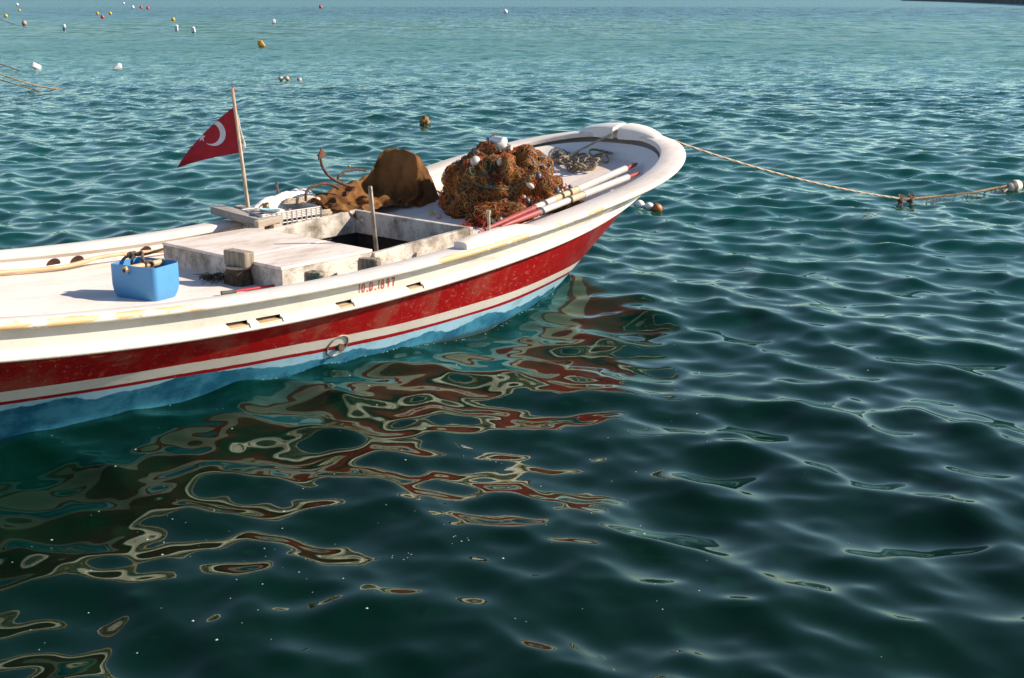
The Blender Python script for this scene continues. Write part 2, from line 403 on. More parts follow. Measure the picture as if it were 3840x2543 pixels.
def blue_bottom():
    b = NB("blue_bottom"); x = b.xyz()
    # a wavy wet edge above the water: soaked paint is deeper in colour and glossier
    w = b.noise(1., 4., .55, b.coords((1.5, 1.5, .0)))
    xx = x[0]
    lev = b.math('ADD', .052, b.math('MULTIPLY', b.ramp(b.math('MULTIPLY', xx, -1.), 3.6, 7.2), .17))
    edge = b.math('ADD', lev, b.math('MULTIPLY', b.math('SUBTRACT', w, .5), .30))
    wet = b.math('SUBTRACT', 1., b.ramp(b.math('SUBTRACT', x[2], edge), -.004, .006))
    dry = b.mix(b.ramp(b.noise(6., 7., .65), .45, .7), (.33, .54, .66), (.24, .42, .52))
    dry = b.mix(b.math('MULTIPLY', b.ramp(b.noise(40., 4., .6), .66, .72), .5), dry, (.08, .12, .14)); dry = b.mix(b.math('MULTIPLY', b.ramp(b.noise(14., 7., .75, b.coords((.5, 1, 1.6))), .56, .68), .6), dry, (.50, .58, .60))
    wc = b.mix(b.ramp(b.noise(3.2, 7., .7), .38, .62), (.06, .25, .37), (.018, .115, .20))
    slime = b.ramp(b.math('ADD', x[2], b.math('MULTIPLY', b.noise(12., 6., .7), .05)), .022, -.02)
    c = b.mix(wet, dry, wc); c = b.mix(b.math('MULTIPLY', slime, .7), c, (.05, .045, .02))
    b.set(b.b.inputs["Base Color"], c); b.set(b.b.inputs["Roughness"], b.math('SUBTRACT', .5, b.math('MULTIPLY', wet, .38)))
    return b.m
M_blue = blue_bottom()
M_raw = wood("raw_plank", (.62, .47, .30), (.36, .25, .14), 5., 0, .7, .5)
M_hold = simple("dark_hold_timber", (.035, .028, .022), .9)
M_grey = wood("grey_timber", (.42, .37, .32), (.22, .19, .16), 5., 1, .85)
M_post = wood("post_timber", (.36, .30, .22), (.15, .12, .08), 6., 2, .9)
M_stub = wood("rotten_stub_timber", (.33, .27, .19), (.07, .055, .04), 9., 2, .95)
M_rust = plain("rusty_iron", (.13, .052, .022), .85, .3, 30, .5, dark=(.05, .022, .012))
M_steel = plain("worn_steel", (.27, .225, .175), .45, .25, 14, .1, .6)
M_pin = plain("galvanised_pin", (.50, .42, .33), .5, .2, 30, .2, .4)
M_letter = simple("red_lettering", (.48, .035, .012), .5, var=.12, scale=60)
M_rope = plain("tan_rope", (.60, .47, .33), .9, .25, 120, .6)
M_rope_dk = plain("brown_rope", (.20, .13, .08), .9, .3, 120, .6)
M_rope_gr = plain("old_grey_rope", (.36, .28, .19), .9, .28, 130, .6)
M_green = plain("green_twine", (.05, .20, .11), .7, .2, 80, .3)
M_bluecord = plain("pale_blue_cord", (.25, .42, .52), .7, .2, 80, .3)

boat = on_boat("fishing_boat", 0, 0, 0)
tag(boat, "white wooden fishing boat with red side band and pale blue bottom, moored bow out", "boat")
# ---- hull skin
def interp(tab, u):
    t = np.array(tab); t = t[np.argsort(t[:, 0])]; y = np.interp(u, t[:, 0], t[:, 1]); return y
T_rw = [(-9.5, .62), (-8, .45), (-6.18, .33), (-5.04, .259), (-3.9, .207), (-2.75, .236), (-2.36, .255), (-1.74, .262), (-1.1, .235), (-.6, .185), (-.2, .15)]
T_wt = [(-9.5, .54), (-8, .37), (-5.8, .235), (-4.66, .167), (-3.51, .136), (-2.69, .172), (-2.08, .190), (-1.47, .180), (-1.11, .150), (-.75, .105), (-.2, .07)]
T_tb = [(-9.5, .52), (-8, .352), (-6.18, .244), (-5.04, .169), (-3.9, .118), (-2.75, .147), (-1.94, .168), (-1.54, .158), (-1.17, .131), (-.85, .085), (-.2, .045)]
qu, qb = resample(*offset(QU, QB, .05)); vu, vb = resample(VU, VB, shift=.3)
zq = zrail(qu)
def smooth(a, k=7):
    p = np.r_[a[:1].repeat(k), a, a[-1:].repeat(k)]; return np.convolve(p, np.ones(2 * k + 1) / (2 * k + 1), 'valid')
rows = [loop(qu, qb, zq)]
mats_rows = []
def ruled(z):
    s = np.clip(z / zq, -1, 1); return vu + (qu - vu) * s, vb + (qb - vb) * s
def band(z, n, mi, z0):
    for i in range(1, n + 1):
        z_ = z0 + (z - z0) * i / n; u, b = ruled(z_); rows.append(loop(u, b, z_)); mats_rows.append(mi)
z1, z2, z3 = [smooth(interp(t, qu)) for t in (T_rw, T_wt, T_tb)]; z3 = np.minimum(z3, z2 - .012) - .008
band(z1, 5, 0, zq); band(z2, 2, 1, z1); band(z3, 1, 2, z2); band(np.zeros_like(z3), 4, 3, z3)
for dz, kb, du in ((-.15, .93, .06), (-.32, .74, .16), (-.48, .42, .3), (-.55, .03, .4)):
    rows.append(loop(vu - du * np.clip(1 + vu / 4., 0, 1), vb * kb, np.full_like(vu, dz))); mats_rows.append(3)
m = MB()
for i in range(len(rows) - 1): m.grid([rows[i], rows[i + 1]], mats_rows[i], wrap=True)
hull = m.build("hull", [M_red, M_stripe, M_thin, M_blue], boat)
bmh = bmesh.new(); bmh.from_mesh(hull.data); bmesh.ops.remove_doubles(bmh, verts=bmh.verts, dist=1e-5); bmesh.ops.recalc_face_normals(bmh, faces=bmh.faces); bmh.to_mesh(hull.data); bmh.free()
hull.data.set_sharp_from_angle(angle=R(60))
# ---- white upper strake, with the scupper slots cut through on the starboard side
tu, tb_ = lvl_cap(.078); ru, rb = resample(*offset(QU, QB, .038)); ztop = zz(tu) - .035; zr1 = zrail(ru) + .055; zsl = zr1 + .013
xu = ru + (tu - ru) * .16; xb = rb + (tb_ - rb) * .16
lo = [loop(ru, rb, zr1), loop(xu, xb, zsl), loop(ru + (tu - ru) * .55, rb + (tb_ - rb) * .55, zsl + (ztop - zsl) * .5), loop(tu, tb_, ztop)]
m = MB(); V = [p for r in lo for p in r]; k = len(lo[0]); F = []; nh = len(ru)
def in_slot(i): return i < nh - 1 and any(s0 - 1e-4 <= (ru[i + 1]) and (ru[i]) <= s1 + 1e-4 for s0, s1 in SLOTS)
for i in range(3):
    for j in range(k):
        if i == 0 and j < nh - 1 and in_slot(j): continue
        F.append((i * k + j, i * k + (j + 1) % k, (i + 1) * k + (j + 1) % k, (i + 1) * k + j))
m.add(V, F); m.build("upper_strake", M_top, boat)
# ---- rubbing rail: rounded white bead, planed down to raw wood at the slots
def sweep(u, b, z, prof, name, mat, par, sel=None, side=0, close_prof=True):
    """prof: list of (inward offset, dz) around the section"""
    m = MB(); rings = []
    for (d, dz) in prof:
        uu, bb = offset_pts(u, b, d); rings.append((uu, bb, z + dz))
    n = len(prof)
    for s in ((1, -1) if side == 0 else (side,)):
        idx = range(len(u)) if sel is None else sel
        G = [[L(r[0][i], s * r[1][i], r[2][i]) for r in rings] for i in idx]
        if s < 0: G = [g[::-1] for g in G]
        m.grid(G, wrap=close_prof)
        if sel is not None: m.add(G[0], [tuple(range(n))]); m.add(G[-1], [tuple(range(n))])
    return m.build(name, mat, par, auto=50)
def offset_pts(u, b, d):
    du = np.gradient(u); db = np.gradient(b); n = np.hypot(du, db) + 1e-12
    nu, nb = db / n, -du / n; nu[0], nb[0] = 1, 0; nu[-1], nb[-1] = -1, 0
    return u - d * nu, np.maximum(b - d * nb, 0)
Ru, Rb = resample(QU, QB); Rz = zrail(Ru)
full = [(.045, 0), (.018, -.002), (.005, .006), (0, .018), (.002, .036), (.012, .050), (.040, .060)]
cut = [(.058, .001), (.018, -.001), (.006, .006), (.001, .014), (.003, .024), (.010, .0265), (.058, .0268)]
sill = [(.05, .0275), (.012, .0272), (.009, .029), (.016, .040), (.13, .050), (.13, .0275)]
sweep(Ru, Rb, Rz, full, "rub_rail", M_rub, boat, side=-1)
nm = len(Ru); ins = [j for j in range(nm - 1) if any(s0 - 1e-4 <= Ru[j + 1] and Ru[j] <= s1 + 1e-4 for s0, s1 in SLOTS)]
runs = []; cur = [0]
for j in range(nm - 1):
    if (j in ins) != ((cur[-1] - (1 if len(cur) > 1 else 0)) in ins if len(cur) > 1 else (j in ins)):
        runs.append(cur); cur = [j]
    cur.append(j + 1)
runs.append(cur)
for r in runs:
    if r[0] in ins: sweep(Ru, Rb, Rz, cut, "rub_rail", M_rub, boat, sel=r, side=1); sweep(Ru, Rb, Rz, sill, "scupper_sill", M_raw, boat, sel=r, side=1)
    else: sweep(Ru, Rb, Rz, full, "rub_rail", M_rub, boat, sel=r, side=1)
# ---- cap rail all round
ku, kb = resample(CU, CB, n_bow=96); kz = zz(ku)
m = MB(); prof = []
for s in (1, -1):
    G = []
    cw = capw(ku)
    def ring(d, dz):
        du = np.gradient(ku); db = np.gradient(kb); n = np.hypot(du, db) + 1e-12
        nu, nb = db / n, -du / n; nu[0], nb[0] = 1, 0; nu[-1], nb[-1] = -1, 0
        return ku - d * nu, np.maximum(kb - d * nb, 0), kz + dz
    rs_ = [ring(.085 + 0 * cw, -.047), ring(.012 + 0 * cw, -.046), ring(.002 + 0 * cw, -.034), ring(0 * cw, -.02), ring(.006 + 0 * cw, -.006), ring(.022 + 0 * cw, 0.), ring(cw * .5, .002), ring(cw - .014, 0.), ring(cw - .003, -.007), ring(cw, -.018), ring(cw - .004, -.046), ring(cw - .05, -.047)]
    for i in range(len(ku)): G.append([L(r[0][i], s * r[1][i], r[2][i]) for r in rs_])
    m.grid(G, wrap=True)
cap = m.build("cap_rail", M_cap, boat, auto=55)
# ---- inner lining of the bulwark
ku0, kb0 = resample(CU, CB); iu, ib = resample(*offset(CU, CB, capw(CU) + .006 - .034 * np.clip((-CU - .9) / 1.2, 0, 1))); yu, yb = resample(*offset(QU, QB, .075)); ju, jb = resample(*offset(QU, QB, .10)); yz = np.maximum(zrail(yu) + .055, zdk(yu) + .012)
m = MB(); G = [loop(iu, ib, zz(iu) - .045), loop(iu * .5 + yu * .5, ib * .5 + yb * .5, .5 * (zz(iu) - .045) + .5 * yz), loop(yu, yb, yz), loop(ju, jb, np.minimum(zdk(ju), yz) - .02)]
m.grid(G, wrap=True); m.build("bulwark_lining", M_line, boat)
# ---- deck with the hatch opening
HU0, HU1, HV0, HV1 = -4.86, -3.078, -.598, .678
du_ = np.array(sorted(set(list(np.linspace(-9.0, -1.25, 80)) + list(ju.max() - .001 - 1.05 * np.linspace(0, 1, 70) ** 2) + [HU0, HU1])))
du_ = du_[(du_ < ju.max()) & (du_ > ju.min())]
bw = np.interp(-du_, -ju, jb) + .03
m = MB(); ix = {}
def vid(i, q):
    if (i, q) not in ix:
        b_ = bw[i]; vv = (-b_, max(HV0, -b_), min(HV1, b_), b_)[q]; camb = .02 * (1 - (vv / 1.1) ** 2)
        m.v.append(L(du_[i], vv, float(zdk(du_[i])))); ix[(i, q)] = m.n; m.n += 1
    return ix[(i, q)]
for i in range(len(du_) - 1):
    for q in range(3):
        if q == 1 and HU0 - 1e-6 <= du_[i] and du_[i + 1] <= HU1 + 1e-6: continue
        m.f.append((vid(i, q), vid(i + 1, q), vid(i + 1, q + 1), vid(i, q + 1))); m.mi.append(0)
m.build("deck", M_deck, boat)
# ---- hold below the hatch
m = MB(); a, b_, c, d, zt, zb = HU0, HU1 + .001, HV0 - .001, HV1 + .001, .53, .10
def hp(u, v, z): return L(u, v, z)
for (p, q) in (((a, c), (b_, c)), ((b_, c), (b_, d)), ((b_, d), (a, d)), ((a, d), (a, c))):
    m.add([hp(*p, zt), hp(*q, zt), hp(*q, zb), hp(*p, zb)], [(0, 1, 2, 3)])
m.add([hp(a, c, zb), hp(b_, c, zb), hp(b_, d, zb), hp(a, d, zb)], [(0, 1, 2, 3)])
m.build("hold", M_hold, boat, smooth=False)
# ---- hatch coaming boards (open forward half) and the two lids aft
def ct(u): return .668 + (u + 4.09) * .046
def board(u0, u1, v0, v1, zb=None):
    P = [L(u0, v0, .525), L(u1, v0, .525), L(u1, v1, .525), L(u0, v1, .525), L(u0, v0, ct(u0)), L(u1, v0, ct(u1)), L(u1, v1, ct(u1)), L(u0, v1, ct(u0))]
    return P
for (u0, u1, v0, v1) in ((-4.088, -3.102, HV1 - .022, HV1 + .026), (-4.088, -3.102, HV0 - .026, HV0 + .022), (-3.100, -3.054, HV0 - .026, HV1 + .026)):
    MB().hexa(board(u0, u1, v0, v1)).build("hatch_coaming", M_side, boat, smooth=False, bevel=.006)
for (v0, v1, du, zt) in ((-.665, .197, .0, .697), (.203, .680, .004, .695)):
    m = MB()
    u0, u1 = -4.905 + du, -4.092
    m.box(((u0 + u1) / 2, -(v0 + v1) / 2, (zt + .53) / 2 - .012), (u1 - u0, v1 - v0, zt - .53 - .022), m=1)
    lid = m.build("hatch_cover", [M_hatch, M_side], boat, smooth=False, bevel=.004)
    m2 = MB(); m2.box(((u0 + u1) / 2, -(v0 + v1) / 2, zt - .011), (u1 - u0 + .012, v1 - v0 + .004, .022))
    m2.build("lid_top", M_hatch, lid, smooth=False, bevel=.005)
# ---- breasthook: two wedge halves with the rope notch between them
def bh_half(v0, v1, sgn):
    n = 14; G = []
    for i in range(n + 1):
        v = v0 + (v1 - v0) * i / n; t = abs(i / n)
        h = .088 * (1 - t ** 2.2) ** .7 + .022; ub = -.27 + .02 * t
        k = np.argmin(np.abs(CB[:400] - abs(v))); uf = CU[k] - .03 - .02 * t
        zb = float(zz(ub)) + .001; zf = float(zz(uf)) + .001
        top_b = zb + h * 1.0; top_f = zf + h * .80
        G.append([L(ub, sgn * v, zb), L(ub, sgn * v, top_b - .012), L(ub + .015, sgn * v, top_b), L((ub + uf) / 2, sgn * v, (top_b + top_f) / 2 + .012), L(uf - .03, sgn * v, top_f), L(uf, sgn * v, top_f - .02), L(uf, sgn * v, zf)])
    m = MB(); m.grid(G, wrap=True); m.add(G[0], [tuple(range(7))]); m.add(G[-1], [tuple(range(7))])
    return m.build("breasthook", M_line, boat, auto=35)
bh_half(.030, .47, 1); bh_half(.030, .47, -1)
# ---- raised pad and thole pin on the starboard cap rail
zc = float(zz(-3.3))
P = []
m = MB(); G = []
for u, h, w in ((-3.66, .0, .13), (-3.655, .048, .13), (-3.5, .062, .14), (-3.2, .06, .14), (-3.0, .048, .13), (-2.86, .014, .12), (-2.83, .0, .12)):
    z0 = float(zz(u)) + .001; v0, v1 = 1.195 - w, 1.195
    G.append([L(u, v0, z0), L(u, v0 + .006, z0 + h * .85), L(u, v0 + .03, z0 + h), L(u, v1 - .03, z0 + h), L(u, v1 - .006, z0 + h * .8), L(u, v1, z0)])
m.grid(G, wrap=True); m.add(G[0], [tuple(range(6))]); m.add(G[-1], [tuple(range(6))])
m.build("rowlock_pad", M_cap, boat, auto=35)
m = MB(); m.tube([L(-3.30, 1.085, .70), L(-3.30, 1.085, .80), L(-3.305, 1.085, .895), L(-3.305, 1.085, .898), L(-3.306, 1.085, .918)], [.011, .011, .012, .019, .019], 10)
m.build("thole_pin", M_pin, boat)
# ---- registration number, painted by hand on the upper strake
def strake_v(u, z):
    k = len(MIDU); b0 = np.interp(-u, -ru, rb); b1 = np.interp(-u, -tu, tb_); a0 = np.interp(-u, -ru, zr1); a1 = np.interp(-u, -tu, ztop)
    return b0 + (b1 - b0) * (z - a0) / (a1 - a0)
GL = {'1': [[(.1, .78), (.32, 1), (.30, 0)]], '0': [[(.5 + .42 * math.cos(t), .5 + .5 * math.sin(t)) for t in np.linspace(0, 2 * math.pi, 22)]],
      'D': [[(.08, -.02), (.08, 1.02)], [(-.02, 1), (.38, 1), (.74, .88), (.86, .62), (.86, .38), (.74, .12), (.38, 0), (-.02, 0)]],
      '8': [[(.5 + .34 * math.cos(t), .75 + .25 * math.sin(t)) for t in np.linspace(0, 2 * math.pi, 18)], [(.5 + .42 * math.cos(t), .25 + .25 * math.sin(t)) for t in np.linspace(0, 2 * math.pi, 18)]],
      '9': [[(.5 + .36 * math.cos(t), .72 + .28 * math.sin(t)) for t in np.linspace(0, 2 * math.pi, 18)], [(.86, .72), (.84, .45), (.66, .14), (.42, .0)]],
      '7': [[(.05, .82), (.08, 1), (.9, 1), (.62, .5), (.5, 0)], [(.36, .5), (.82, .52)]], '.': [[(.1, .03), (.55, .05)]]}
m = MB(); u = -4.652; hgt = .056; cw_ = .027
for ch, adv in (('1', .8), ('0', 1.25), ('.', .85), ('D', 1.3), ('.', .9), ('1', .8), ('8', 1.5), ('9', 1.45), ('7', 1.2)):
    zb0 = .5475 - (u + 4.65) * .022
    for st in GL[ch]:
        pts = crom(st, max(2, 6 * len(st))) if len(st) > 5 else np.array([np.array(st[i]) + (np.array(st[i + 1]) - np.array(st[i])) * t for i in range(len(st) - 1) for t in np.linspace(0, 1, 6)])
        Lp, Rp = [], []
        for i, (x, y) in enumerate(pts):
            a = pts[max(i - 1, 0)]; b2 = pts[min(i + 1, len(pts) - 1)]; tx, ty = (b2[0] - a[0]) * cw_, (b2[1] - a[1]) * hgt; nn = math.hypot(tx, ty) + 1e-9
            wd = .0050 * (1 + .25 * math.sin(i * .9 + u * 40)); ox, oy = -ty / nn * wd, tx / nn * wd
            px, py = u + x * cw_ + y * .004, zb0 + y * hgt
            for lst, sg in ((Lp, 1), (Rp, -1)):
                uu, z_ = px + sg * ox, py + sg * oy; lst.append(L(uu, float(strake_v(uu, z_)) + .0022, z_))
        m.grid([Lp, Rp])
    u += adv * cw_ * 1.12 + .004
m.build("registration_number", M_letter, boat, smooth=False)
# ---- cooling-water outlet ring low on the side
s0 = .165
def side(u, z):
    k = np.argmin(np.abs(qu - u)); uu, bb = ruled(np.full_like(qu, z)); o = np.argsort(uu); return float(np.interp(u, uu[o], bb[o]))
m = MB(); ring_ = []
for t in np.linspace(0, 2 * math.pi, 33):
    uu = -4.685 + .082 * math.cos(t); z_ = .162 + .078 * math.sin(t); ring_.append(L(uu, side(uu, z_) + .004, z_))
m.tube(ring_, .0055, 8, cap=False)
m.build("outlet_ring", plain("tarnished_ring", (.45, .36, .26), .5, .3, 40, .3), boat)
m = MB(); c0 = (-4.665, .15); v0 = side(*c0)
m.tube([L(c0[0], v0 - .02, c0[1]), L(c0[0], v0 + .03, c0[1] - .004)], [.03, .027], 14); m.tube([L(c0[0], v0 + .0302, c0[1] - .004), L(c0[0], v0 + .0305, c0[1] - .004)], .018, 12)
m.build("outlet_pipe", plain("pipe_end", (.10, .06, .04), .6, .3, 40, .3), boat)
# ---- half-round scuppers on the port bulwark lining: flat plates coloured like shaded holes
for u0 in (-5.53, -5.344, -4.776):
    m = MB(); rr_ = []
    zb0 = float(zdk(u0)) + .014
    for t in np.linspace(0, math.pi, 15):
        uu = u0 + .055 * math.cos(t); z_ = zb0 + .048 * math.sin(t)
        zy = float(np.interp(-uu, -yu, yz)); f = (float(zz(uu)) - .045 - z_) / (float(zz(uu)) - .045 - zy)
        bi = np.interp(-uu, -iu, ib); bj = np.interp(-uu, -yu, yb); vv = bi + (bj - bi) * f
        rr_.append((uu, -(vv - .0025), z_))
    G = [[L(*p) for p in rr_], [L(p[0], p[1] - .03, p[2]) for p in rr_]]
    m.add(G[0], [tuple(range(15))])
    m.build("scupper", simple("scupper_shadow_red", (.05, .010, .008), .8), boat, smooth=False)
# ------------------------------------------------------------------ things on the boat
def thing(name, u, v, z, label, cat, group=None):
    o = on_boat(name, u, v, z); tag(o, label, cat, group); o["_o"] = (u, -v, z); return o
def og(t): return tuple(t["_o"])
def rounded_rect(a, b, r, n=6):
    P = []
    for cx, cy, t0 in ((a - r, b - r, 0), (-(a - r), b - r, 90), (-(a - r), -(b - r), 180), (a - r, -(b - r), 270)):
        for i in range(n + 1): t = R(t0 + 90 * i / n); P.append((cx + r * math.cos(t), cy + r * math.sin(t)))
    return P

# ---- blue bucket cut from a drum
def blue_plastic():
    b = NB("blue_plastic"); n1 = b.ramp(b.noise(7., 7., .7), .5, .75); sc_ = b.ramp(b.noise(30., 6., .7, b.coords((1, 1, .35))), .62, .70)
    low = b.ramp(b.xyz()[2], .17, .02)
    c = b.mix(b.math('MULTIPLY', n1, .45), (.065, .25, .48), (.045, .18, .36))
    c = b.mix(b.math('MULTIPLY', sc_, b.math('ADD', .25, b.math('MULTIPLY', low, .6))), c, (.09, .085, .085))
    b.set(b.b.inputs["Base Color"], c); b.b.inputs["Roughness"].default_value = .45
    b.b.inputs["Subsurface Weight"].default_value = .0; b.bump(b.noise(40., 5.), .1, .003); return b.m
M_bucket = blue_plastic()
bz = .549
bk = thing("bucket", -5.638, .228, bz, "blue plastic bucket with wooden handle and brown rope standing on the deck", "bucket")
ba = R(-74.4)
def bpt(x, y, z): return (og(bk)[0] + x * math.cos(ba) - y * math.sin(ba), og(bk)[1] + x * math.sin(ba) + y * math.cos(ba), bz + z)
m = MB(); G = []
levels = [(0.0, .83), (.012, .875), (.055, .965), (.10, 1.0), (.17, 1.0), (.232, 1.0)]
def brim(x, y): return .012 * math.cos(x * 9) - .012 * (1 if x > 0 else 0) * 0
for z, s in levels:
    ring = rounded_rect(.183 * s, .130 * s, .042)
    G.append([bpt(x, y, z + (brim(x, y) if z > .2 else 0)) for x, y in ring])
for z, s in ((.232, .968), (.17, .965), (.06, .92), (.014, .82)):
    ring = rounded_rect(.183 * s, .130 * s, .038)
    G.append([bpt(x, y, z + (brim(x, y) if z > .2 else 0)) for x, y in ring])
m.grid(G, wrap=True); k = len(G[0]); m.add(G[0], [tuple(range(k))[::-1]]); m.add(G[-1], [tuple(range(k))])
m.build("bucket_body", M_bucket, bk, og(bk), auto=50)
m = MB(); m.tube([bpt(-.03, -.15, .212), bpt(.0, 0, .215), bpt(.03, .15, .214)], [.021, .020, .021], 12)
m.build("handle_bar", wood("handle_wood", (.62, .45, .27), (.45, .3, .16), 6., 0, .6, .3), bk, og(bk))
for c_, d_ in (((-.035, -.139, .205), (.05, .01, .05)), ((.03, .139, .212), (.05, .012, .04))):
    m = MB(); m.box(bpt(*c_), d_, (0, 0, ba)); m.build("rim_tab", M_bucket, bk, og(bk), bevel=.003)
m = MB(); M4 = Matrix.Translation(Vector(bpt(-.035, -.147, .205))) @ Matrix.Rotation(ba, 4, 'Z') @ Matrix.Rotation(R(90), 4, 'X')
m.lathe([(.013, -.004), (.013, .004), (.008, .007)], 10, 0, M4); m.build("rivet", M_rust, bk, og(bk))
m = MB()
rp = [bpt(.01, -.01, .235), bpt(-.02, .01, .262), bpt(-.06, .05, .285), bpt(-.09, .03, .275), bpt(-.13, .03, .262), bpt(-.19, .02, .235), bpt(-.212, 0, .16), bpt(-.225, -.02, .10), bpt(-.205, -.02, .05)]
m.tube(crom(rp, 60), .0095, 7, jitter=.25)
m.tube(crom([bpt(-.12, .02, .268), bpt(-.05, .05, .27), bpt(.02, .08, .29), bpt(.06, .12, .305)], 24), .009, 7, jitter=.3)
m.tube(crom([bpt(-.10, .02, .27), bpt(-.10, .0, .24), bpt(-.08, -.03, .20)], 14), .009, 7, jitter=.3)
for c in ((-.222, -.015, .118), (-.11, .03, .272), (-.13, .02, .268)): m.ball(bpt(*c), (.022, .017, .024), 8, 0, None, .3)
for q in range(4):
    m.tube([bpt(-.01 + .012 * q + .03 * math.cos(t) * .3, .0 + .02 * q * .3 + .0 + .024 * math.cos(t), .215 + .026 * math.sin(t)) for t in np.linspace(0, 2 * math.pi, 14)], .0085, 7)
m.build("bucket_rope", M_rope_dk, bk, og(bk))

# ---- long bent pole lying along the port side
t = thing("wooden_pole", -5.2, -.92, .58, "long tan bent pole lying on deck along the far bulwark", "pole")
p = crom([(-7.6, -.90, .745), (-6.6, -.93, .668), (-6.02, -.935, .615), (-5.57, -.90, .588), (-5.25, -.945, .60), (-4.97, -.95, .588), (-4.69, -.93, .572), (-4.3, -.93, .57)], 60)
m = MB(); m.tube([L(*q) for q in p], np.linspace(.019, .014, 60), 9, jitter=.12)
tag(m.build("wooden_pole", wood("bare_pole_wood", (.62, .42, .24), (.50, .31, .16), 3., 0, .55, .25), None, (0, 0, 0)), None)
pole = bpy.data.objects["wooden_pole.001"] if "wooden_pole.001" in bpy.data.objects else None
pole.name = "pole_shaft"; pole.parent = t
for vtx in pole.data.vertices: vtx.co -= Vector(og(t))

# ---- samson post with a block on top, wrapped in cloth
t = thing("mooring_post", -4.955, .285, .536, "short wooden mooring post wrapped in brown sacking, square block on top", "post")
m = MB(); m.box((-4.945, -.285, .71), (.088, .215, .108), (0, 0, R(4)), taper=1.02); m.build("post_head", M_post, t, og(t), smooth=False, bevel=.012)
m = MB(); m.box((-4.95, -.275, .60), (.085, .12, .13)); m.build("post_stem", M_post, t, og(t), smooth=False, bevel=.012)
m = MB(); G = []
for i in range(9):
    z = .530 + .125 * i / 8; s = 1.18 - .30 * (i / 8) ** .8; row = []
    for j in range(28):
        a = 2 * math.pi * j / 28; rr = 1 + .10 * mnoise.noise(Vector((math.cos(a) * 2, math.sin(a) * 2, z * 22)))
        row.append((-4.955 + .068 * s * rr * math.copysign(abs(math.cos(a)) ** .6, math.cos(a)), -.28 + .088 * s * rr * math.copysign(abs(math.sin(a)) ** .6, math.sin(a)), z))
    G.append(row)
m.grid(G, wrap=True); m.build("sacking_wrap", plain("dark_sacking", (.10, .062, .035), .95, .3, 40, .8), t, og(t))
m = MB()
for zz_ in (.648, .655): m.tube([(-4.955 + .062 * math.copysign(abs(math.cos(a)) ** .6, math.cos(a)), -.28 + .080 * math.copysign(abs(math.sin(a)) ** .6, math.sin(a)), zz_ + .004 * math.sin(2 * a)) for a in np.linspace(0, 2 * math.pi, 25)], .006, 6)
m.build("lashing", M_rope, t, og(t))
# stubs of the side posts
for (u, v, zt, w, d, rz, lab, grn) in ((-4.79, .878, .676, .085, .125, R(28), "rotten wooden stub with green twine inside the near gunwale, beside the hatch lid's corner", 1), (-4.30, .878, .689, .085, .15, R(28), "cracked wooden stub inside the near gunwale, between the hatch lid and the open hatch", 0)):
    t = thing("post_stub", u, v, .54, lab, "post", "old post stubs inside the near gunwale")
    m = MB(); c = Vector((u, -v, 0)); zb = .52
    G = []
    for i, (z, s) in enumerate(((zb, 1.0), (.60, 1.0), (zt - .02, .99), (zt - .004, .93), (zt, .84))):
        ring = []
        for x, y in rounded_rect(w / 2 * s, d / 2 * s, .014, 3):
            q = 1 + .07 * mnoise.noise(Vector((x * 30, y * 30, z * 18 + u)))
            x, y = x * q, y * q; ring.append((u + x * math.cos(rz) - y * math.sin(rz), -v + x * math.sin(rz) + y * math.cos(rz), z + .006 * mnoise.noise(Vector((x * 50, y * 50, 1)))))
        G.append(ring)
    m.grid(G, wrap=True); k = len(G[0]); m.add(G[-1], [tuple(range(k))]); m.build("stub_block", M_stub, t, og(t), auto=30)
    if grn:
        m = MB()
        for z in (.652, .64): m.tube([(u + (w / 2 + .006) * 1.02 * math.cos(a + rz) * (1.15 if abs(math.sin(2 * a)) > .7 else 1), -v + (d / 2 + .006) * math.sin(a + rz) * (1.1 if abs(math.sin(2 * a)) > .7 else 1), z + .008 * math.sin(a * 2)) for a in np.linspace(0, 2 * math.pi, 20)], .003, 5)
        m.tube(crom([(u - .03, -v - .05, .66), (u, -v, zt + .005), (u + .02, -v + .06, .665)], 10), .003, 5)
        m.build("twine", M_green, t, og(t))
    else:
        m = MB(); m.tube([(u + (w / 2 + .008) * math.cos(a + rz) * 1.08, -v + (d / 2 + .008) * math.sin(a + rz) * 1.05, .61 + .006 * math.sin(3 * a)) for a in np.linspace(0, 2 * math.pi, 20)], .004, 5)
        m.build("twine", M_rope, t, og(t))
# ---- red stick with a dark grip
t = thing("boat_hook", -5.1, .55, .56, "thin red stick with dark grey grip lying inside the near gunwale", "stick")
m = MB(); m.tube([L(-5.175, .539, .561), L(-4.8, .607, .557), L(-4.4, .69, .557)], .0085, 8); m.build("stick_shaft", simple("red_plastic_stick", (.50, .012, .02), .35, var=.1), t, og(t))
m = MB(); m.tube([L(-5.275, .521, .560), L(-5.268, .5225, .561), L(-5.23, .529, .561), L(-5.175, .539, .561)], [.017, .015, .012, .013], 10); m.build("grip", simple("dark_grip", (.09, .075, .065), .7), t, og(t))
# ---- red board inside the near gunwale
t = thing("red_board", -3.3, .83, .60, "narrow red painted board lying between the hatch coaming and the near gunwale", "board")
m = MB(); m.hexa([L(-3.75, .80, .575), L(-2.95, .80, .600), L(-2.95, .92, .600), L(-3.75, .92, .575), L(-3.75, .80, .60), L(-2.95, .80, .625), L(-2.95, .92, .625), L(-3.75, .92, .60)]); m.build("board_plank", scuffed("board_red", (.34, .03, .02), (.5, .2, .14), .5, (.24, .02, .015), .5), t, og(t), smooth=False, bevel=.004)
